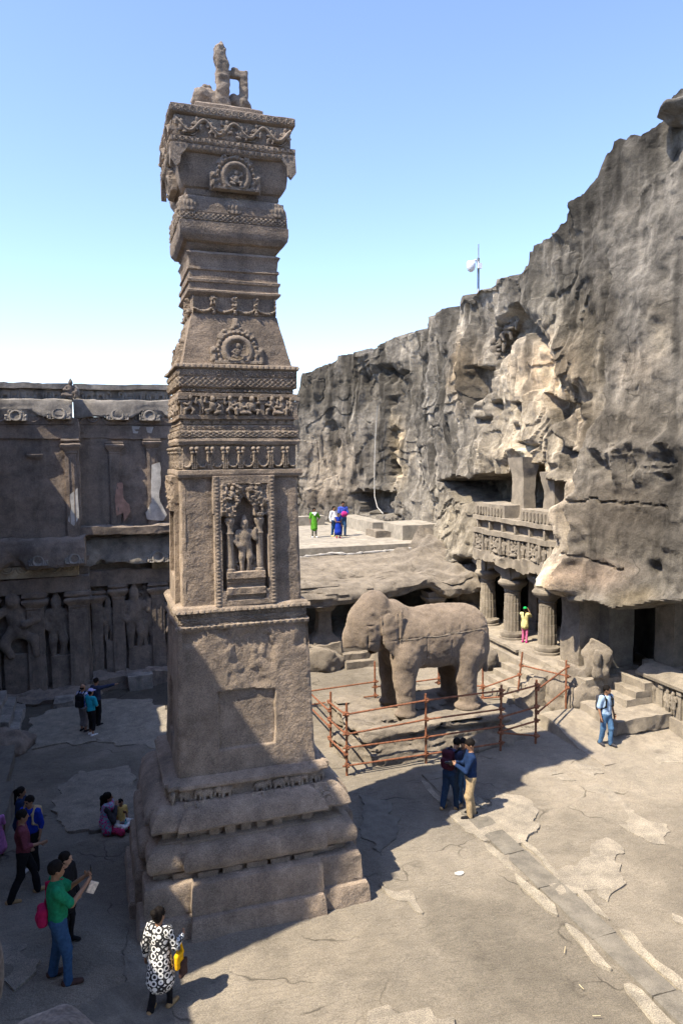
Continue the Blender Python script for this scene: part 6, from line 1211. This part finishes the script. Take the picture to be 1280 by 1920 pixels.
def backpack(ctx, mat, label, w_=.15, hgt=.23, straps='black'):
    U = ctx['U']; o = item('backpack', ctx, [('b', U(0, -.19, 1.2), (w_, .085, hgt), .06, None, .02), ('b', U(0, -.27, 1.1), (w_*.75, .05, hgt*.5), .04, None, .03), C_(U(-.05, -.15, 1.45), U(.05, -.15, 1.45), .015)], mat, label, 'backpack', .014, .008)
    for sd in (-1, 1): item('strap', ctx, [C_(U(sd*.11, -.13, 1.42), U(sd*.115, .0, 1.50), .022), C_(U(sd*.115, .0, 1.50), U(sd*.12, .125, 1.38), .022), C_(U(sd*.12, .125, 1.38), U(sd*.13, .13, 1.18), .022), C_(U(sd*.13, .13, 1.18), U(sd*.17, -.05, 1.05), .018)], straps, None, None, .012, 0, o)
    return o
# man in green with phone and brochure
c = person((112, 1842), 1613, 82, 'man in green polo shirt and jeans raising a phone with both hands', 'skin', 'green', 'denim', 'brown', 'short', feet=[(-.16, -.05), (.12, .12)], arms={'l': ((-.20, .20, 1.22), (-.07, .40, 1.40)), 'r': ((.22, .18, 1.20), (.06, .40, 1.36)), 'lc': .8, 'rc': .8, 'ln': (.6, .3, .4), 'rn': (-.6, .3, .4)}, nod=-.12, turn=-.1, vox=.014)
phone(c, 0, 'dark phone held up by the man in the green polo shirt'); U = c['U']
item('brochure', c, [('b', U(.06, .47, 1.28), (.008, .06, .085), .003, rotx(-.5), 0.)], 'paper', 'printed brochure held below the phone by the man in green', 'brochure', .007)
item('shoulder_bag', c, [('b', U(-.06, -.175, 1.0), (.12, .06, .13), .05, None, .02), E_(U(-.06, -.19, .95), (.11, .07, .09), .03), C_(U(-.08, -.14, 1.1), U(-.06, -.11, 1.44), .012, .012, .01), C_(U(-.06, -.11, 1.44), U(-.02, .1, 1.46), .012, .012, .01)], 'hot_pink', 'crimson bag slung behind the man in the green polo shirt', 'bag', .013, .01)
# woman in black beside him
person((128, 1768), 1596, 130, 'woman in black top and leggings standing behind the man in green', 'skin_pale', 'black', 'black', 'black', 'long', feet=[(-.09, 0), (.09, .03)], sleeve='long', tunic=.74, flare=.05, legs='leggings', turn=-.5, vox=.015)
c = person((47, 1684), 1518, 82, 'man in maroon checked shirt and black trousers stepping forward', 'skin', 'maroon_check', 'black', 'tan', 'short', feet=[(-.10, .26), (.10, -.24)], arms={'r': ((.23, .04, 1.12), (.16, .32, 1.10)), 'l': ((-.23, -.02, 1.13), (-.2, .12, .92))}, sleeve='half', vox=.015)
c = person((62, 1634), 1491, -155, 'man in bright blue shirt and glasses standing behind the man in maroon', 'skin', 'royal', 'black', 'white', 'short', sleeve='half', turn=.4, vox=.015); backpack(c, 'khaki', 'khaki backpack with tan straps worn by the man in bright blue', straps='khaki')
HL = c['HL']; item('glasses', c, [C_(HL(-.07, .09, .012), HL(.07, .09, .012), .005), E_(HL(-.034, .095, .010), (.022, .006, .016), 0), E_(HL(.034, .095, .010), (.022, .006, .016), 0)], 'phone', 'dark spectacles worn by the man in bright blue', 'glasses', .005)
person((44, 1602), 1475, 100, 'woman with long plait standing half hidden behind the man in bright blue', 'skin', 'navy', 'black', 'black', 'pony', sleeve='short', tunic=.8, vox=.017)
person((-2, 1604), 1516, -20, 'girl in pink and mauve dress with her back turned beside the stone block', 'skin_dark', 'mauve', 'pink', 'brown', 'pony', sleeve='short', tunic=.35, flare=.45, legs='none', vox=.016)
# mother and child on the floor
c = person((203, 1562), None, 88, 'seated woman in colourful scarf and pink dotted trousers holding a child', 'skin', 'dark_grey', 'polka', 'brown', 'pony', h=1.62, seat=True, sleeve='long', arms={'r': ((.26, .12, 1.16), (.06, .20, 1.42)), 'l': ((-.24, .16, 1.14), (-.02, .36, 1.20))}, turn=0., vox=.015)
U = c['U']; item('scarf', c, [C_(U(-.14, .08, 1.45), U(.14, .06, 1.45), .085, .085, .03), C_(U(.13, .05, 1.45), U(.16, -.05, 1.05), .07, .10, .04), C_(U(.1, -.06, 1.45), U(.1, -.12, 1.05), .07, .08, .04), C_(U(.16, -.05, 1.1), U(.2, -.02, .93), .1, .12, .04), ('-e', U(0, .02, 1.52), (.065, .07, .09), None, .02)], 'scarf', None, None, .014, .012, c['body'])
cp = c['P']+np.array([.40, -.05, .0]); ch = person((228, 1556), None, 160, 'small child in yellow top and white trousers on the lap of the seated woman', 'skin', 'yellow', 'white', 'white', 'short', h=1.02, seat=True, turn=-.2, vox=.018)
ch['body'].location.z += .13
_w = gnd(237, 1560); br_ = thing('water_bottle', _w, 'clear blue water bottle standing beside the seated woman', 'bottle'); MB().lathe(_w[0], _w[1], [(.03, _w[2]), (.036, _w[2]+.02), (.034, _w[2]+.1), (.037, _w[2]+.13), (.036, _w[2]+.2), (.014, _w[2]+.25), (.014, _w[2]+.27)], 14).build('bottle_body', 'bottle_blue', br_, smooth=True); MB().lathe(_w[0], _w[1], [(.017, _w[2]+.262), (.017, _w[2]+.29)], 12).build('cap', 'turquoise', br_, smooth=True)
_w = gnd(182, 1558)
tag(sheet('flat_stone', [(_w[0]+.17*math.cos(a)*(1+.2*math.sin(2*a)), _w[1]+.13*math.sin(a)) for a in np.linspace(0, 6.28, 8)[:-1]], 'slab_stone', None, .07, -.02), 'small flat grey stone on the floor behind the seated woman', 'stone')
c2 = gnd(252, 1558); 
# woman in ring-print tunic
c = person((303, 1893), 1702, 38, 'woman with hair bun in black and white ring-print tunic walking past the plinth', 'skin', 'ring_print', 'black', 'tan', 'bun', feet=[(-.10, -.14), (.10, .12)], sleeve='long', tunic=.56, flare=.28, legs='leggings', arms={'r': ((.27, .04, 1.14), (.24, .30, 1.16)), 'l': ((-.25, -.05, 1.13), (-.27, -.02, .88)), 'rc': .7}, turn=.25, vox=.013)
U = c['U']; c['body'].children  # printed cloth follows the body frame
bagy = item('handbag', c, [('b', U(.30, .10, .86), (.035, .10, .13), .03, None, .01), C_(U(.29, .04, .98), U(.27, .14, 1.16), .012), C_(U(.31, .18, .98), U(.29, .16, 1.16), .012)], 'bag_yellow', 'bright yellow handbag hanging from the arm of the woman in ring print', 'handbag', .011, .008)
item('cloth_bag', c, [('b', U(.33, .16, .70), (.03, .09, .14), .02, None, .01)], 'brown', 'brown carry bag hanging below the yellow handbag', 'bag', .012, .008)
# three men bent over a camera
c = person((842, 1518), 1394, 62, 'man in navy jacket with dark maroon backpack bending over a camera', 'skin', 'slate', 'denim_dark', 'tan', 'short', h=1.68, lean=.42, feet=[(-.12, -.1), (.12, .14)], sleeve='long', arms={'r': ((.24, .12, 1.16), (.10, .36, 1.12)), 'l': ((-.24, .10, 1.16), (-.06, .36, 1.14))}, nod=.25, vox=.015); backpack(c, 'maroon', 'dark maroon backpack worn by the man bending over the camera')
c = person((882, 1532), 1386, -70, 'man in blue denim shirt and shiny khaki trousers holding a camera', 'skin', 'navy', 'khaki', 'black', 'short', feet=[(-.10, .05), (.10, -.06)], sleeve='long', arms={'r': ((.22, .14, 1.12), (.08, .34, 1.20)), 'l': ((-.22, .14, 1.12), (-.05, .34, 1.20)), 'rc': .8, 'lc': .8}, nod=.35, vox=.015)
item('photo_camera', c, [('b', c['U'](.02, .44, 1.22), (.07, .035, .045), .012, None, .01), C_(c['U'](.02, .47, 1.22), c['U'](.02, .54, 1.22), .032, .034, .005)], 'phone', 'black camera held between the three men', 'camera', .009)
person((868, 1508), 1384, -140, 'man in dark jacket and pale jeans behind the two men with the camera', 'skin', 'dark_grey', 'denim_pale', 'white', 'short', sleeve='long', nod=.3, vox=.016)
# man walking on the sunny side
c = person((1134, 1397), 1285, 172, 'man in pale blue shirt and jeans walking with a phone in each hand', 'skin', 'sky_shirt', 'denim_pale', 'dark_grey', 'short', z=.07, feet=[(-.10, .12), (.09, -.10)], turn=-.55, vox=.015, arms={'l': ((-.25, -.03, 1.13), (-.26, .05, .88)), 'r': ((.26, -.02, 1.13), (.27, .08, .88))}); backpack(c, 'dark_grey', 'dark backpack worn by the man in the pale blue shirt')
phone(c, 0, 'black phone in the hand of the man in pale blue'); item('wallet', c, [('b', c['ar'][0][2]*0+c['ar'][1][2]+np.array([0, .02, -.08]), (.012, .05, .06), .006, None, 0.)], 'brown', 'brown wallet in the hand of the man in pale blue', 'wallet', .008)
# tourists by the screen wall
c = person((158, 1372), 1283, 35, 'bald man in blue and white patterned shirt and grey shorts by the screen wall', 'skin', 'aloha', 'grey', 'black', 'bald', sleeve='short', legs='capri', belly=1.12, turn=.2, vox=.017); backpack(c, 'black', 'black backpack worn by the bald man')
person((173, 1379), 1291, 50, 'woman in turquoise T-shirt and lilac cap with black capri trousers', 'skin', 'turquoise', 'black', 'white', 'cap', legs='capri', hcol='lilac', vox=.016, arms={'r': ((.24, .06, 1.14), (.05, .2, 1.1)), 'l': ((-.24, .06, 1.14), (-.02, .2, 1.08))})
person((183, 1360), 1271, 42, 'man in slate blue shirt pointing with his outstretched arm by the screen wall', 'skin', 'slate', 'black', 'black', 'short', sleeve='long', arms={'r': ((.40, .14, 1.46), (.62, .26, 1.52)), 'rn': (0, 0, -1)}, vox=.017)
# tourists on the terrace
TZ = 4.0
c = person((589, 1008), 952, 178, 'woman in lime green tunic and mottled trousers standing alone on the terrace', 'skin_dark', 'lime', 'camo', 'white', 'pony', z=TZ, tunic=.58, flare=.18, sleeve='short', arms={'l': ((-.34, -.02, 1.16), (-.2, .05, .98)), 'r': ((.25, 0, 1.13), (.25, .08, .88))}, vox=.02)
item('scarf', c, [C_(c['U'](-.1, .1, 1.45), c['U'](.1, .1, 1.45), .05), C_(c['U'](-.08, .13, 1.44), c['U'](0, .16, 1.33), .035), C_(c['U'](.08, .13, 1.44), c['U'](0, .16, 1.33), .035)], 'white', None, None, .014, 0, c['body'])
person((626, 1006), 949, 165, 'woman in white jacket and jeans beside the girl in blue on the terrace', 'skin', 'white', 'denim', 'yellow', 'pony', z=TZ, sleeve='long', arms={'l': ((-.2, .12, 1.12), (.05, .2, 1.15))}, vox=.02)
c = person((643, 1005), 940, 182, 'man in blue shirt holding a magenta bundle on the terrace', 'skin_dark', 'blue', 'denim', 'dark_grey', 'short', z=TZ, sleeve='short', arms={'r': ((.24, .06, 1.13), (.06, .24, 1.1)), 'l': ((-.24, .05, 1.13), (-.08, .24, 1.05))}, vox=.02)
item('bundle', c, [E_(c['U'](.0, .24, 1.13), (.15, .1, .15), .02)], 'magenta', 'magenta cloth bundle held by the man in blue on the terrace', 'bundle', .018, .012)
person((634, 1009), 962, 180, 'girl in royal blue dress standing in front of the couple on the terrace', 'skin_dark', 'royal', 'royal', 'hot_pink', 'pony', z=TZ, tunic=.45, flare=.35, legs='none', sleeve='none', arms={'r': ((.2, .1, 1.15), (.0, .18, 1.15))}, vox=.018)
# girl photographing in the colonnade and the figure in its shade
c = person((983, 1205), 1138, 50, 'girl in green cap, yellow top and pink leggings raising a camera in the colonnade', 'skin', 'pale_yellow', 'pink', 'magenta', 'cappony', z=PZ, hcol='cap_green', tunic=.84, flare=.12, legs='leggings', arms={'r': ((.24, .18, 1.28), (.07, .27, 1.58)), 'l': ((-.2, .18, 1.28), (-.03, .27, 1.58)), 'rc': .8, 'lc': .8}, vox=.017)
item('compact_camera', c, [('b', c['U'](.02, .33, 1.62), (.055, .02, .035), .008, None, 0.)], 'phone', 'small camera held up by the girl in the green cap', 'camera', .009)
person((1066, 1206), 1146, -120, 'person in dark clothes standing in the deep shade of the colonnade', 'skin_dark', 'black', 'black', 'black', 'short', z=PZ, sleeve='long', vox=.02)
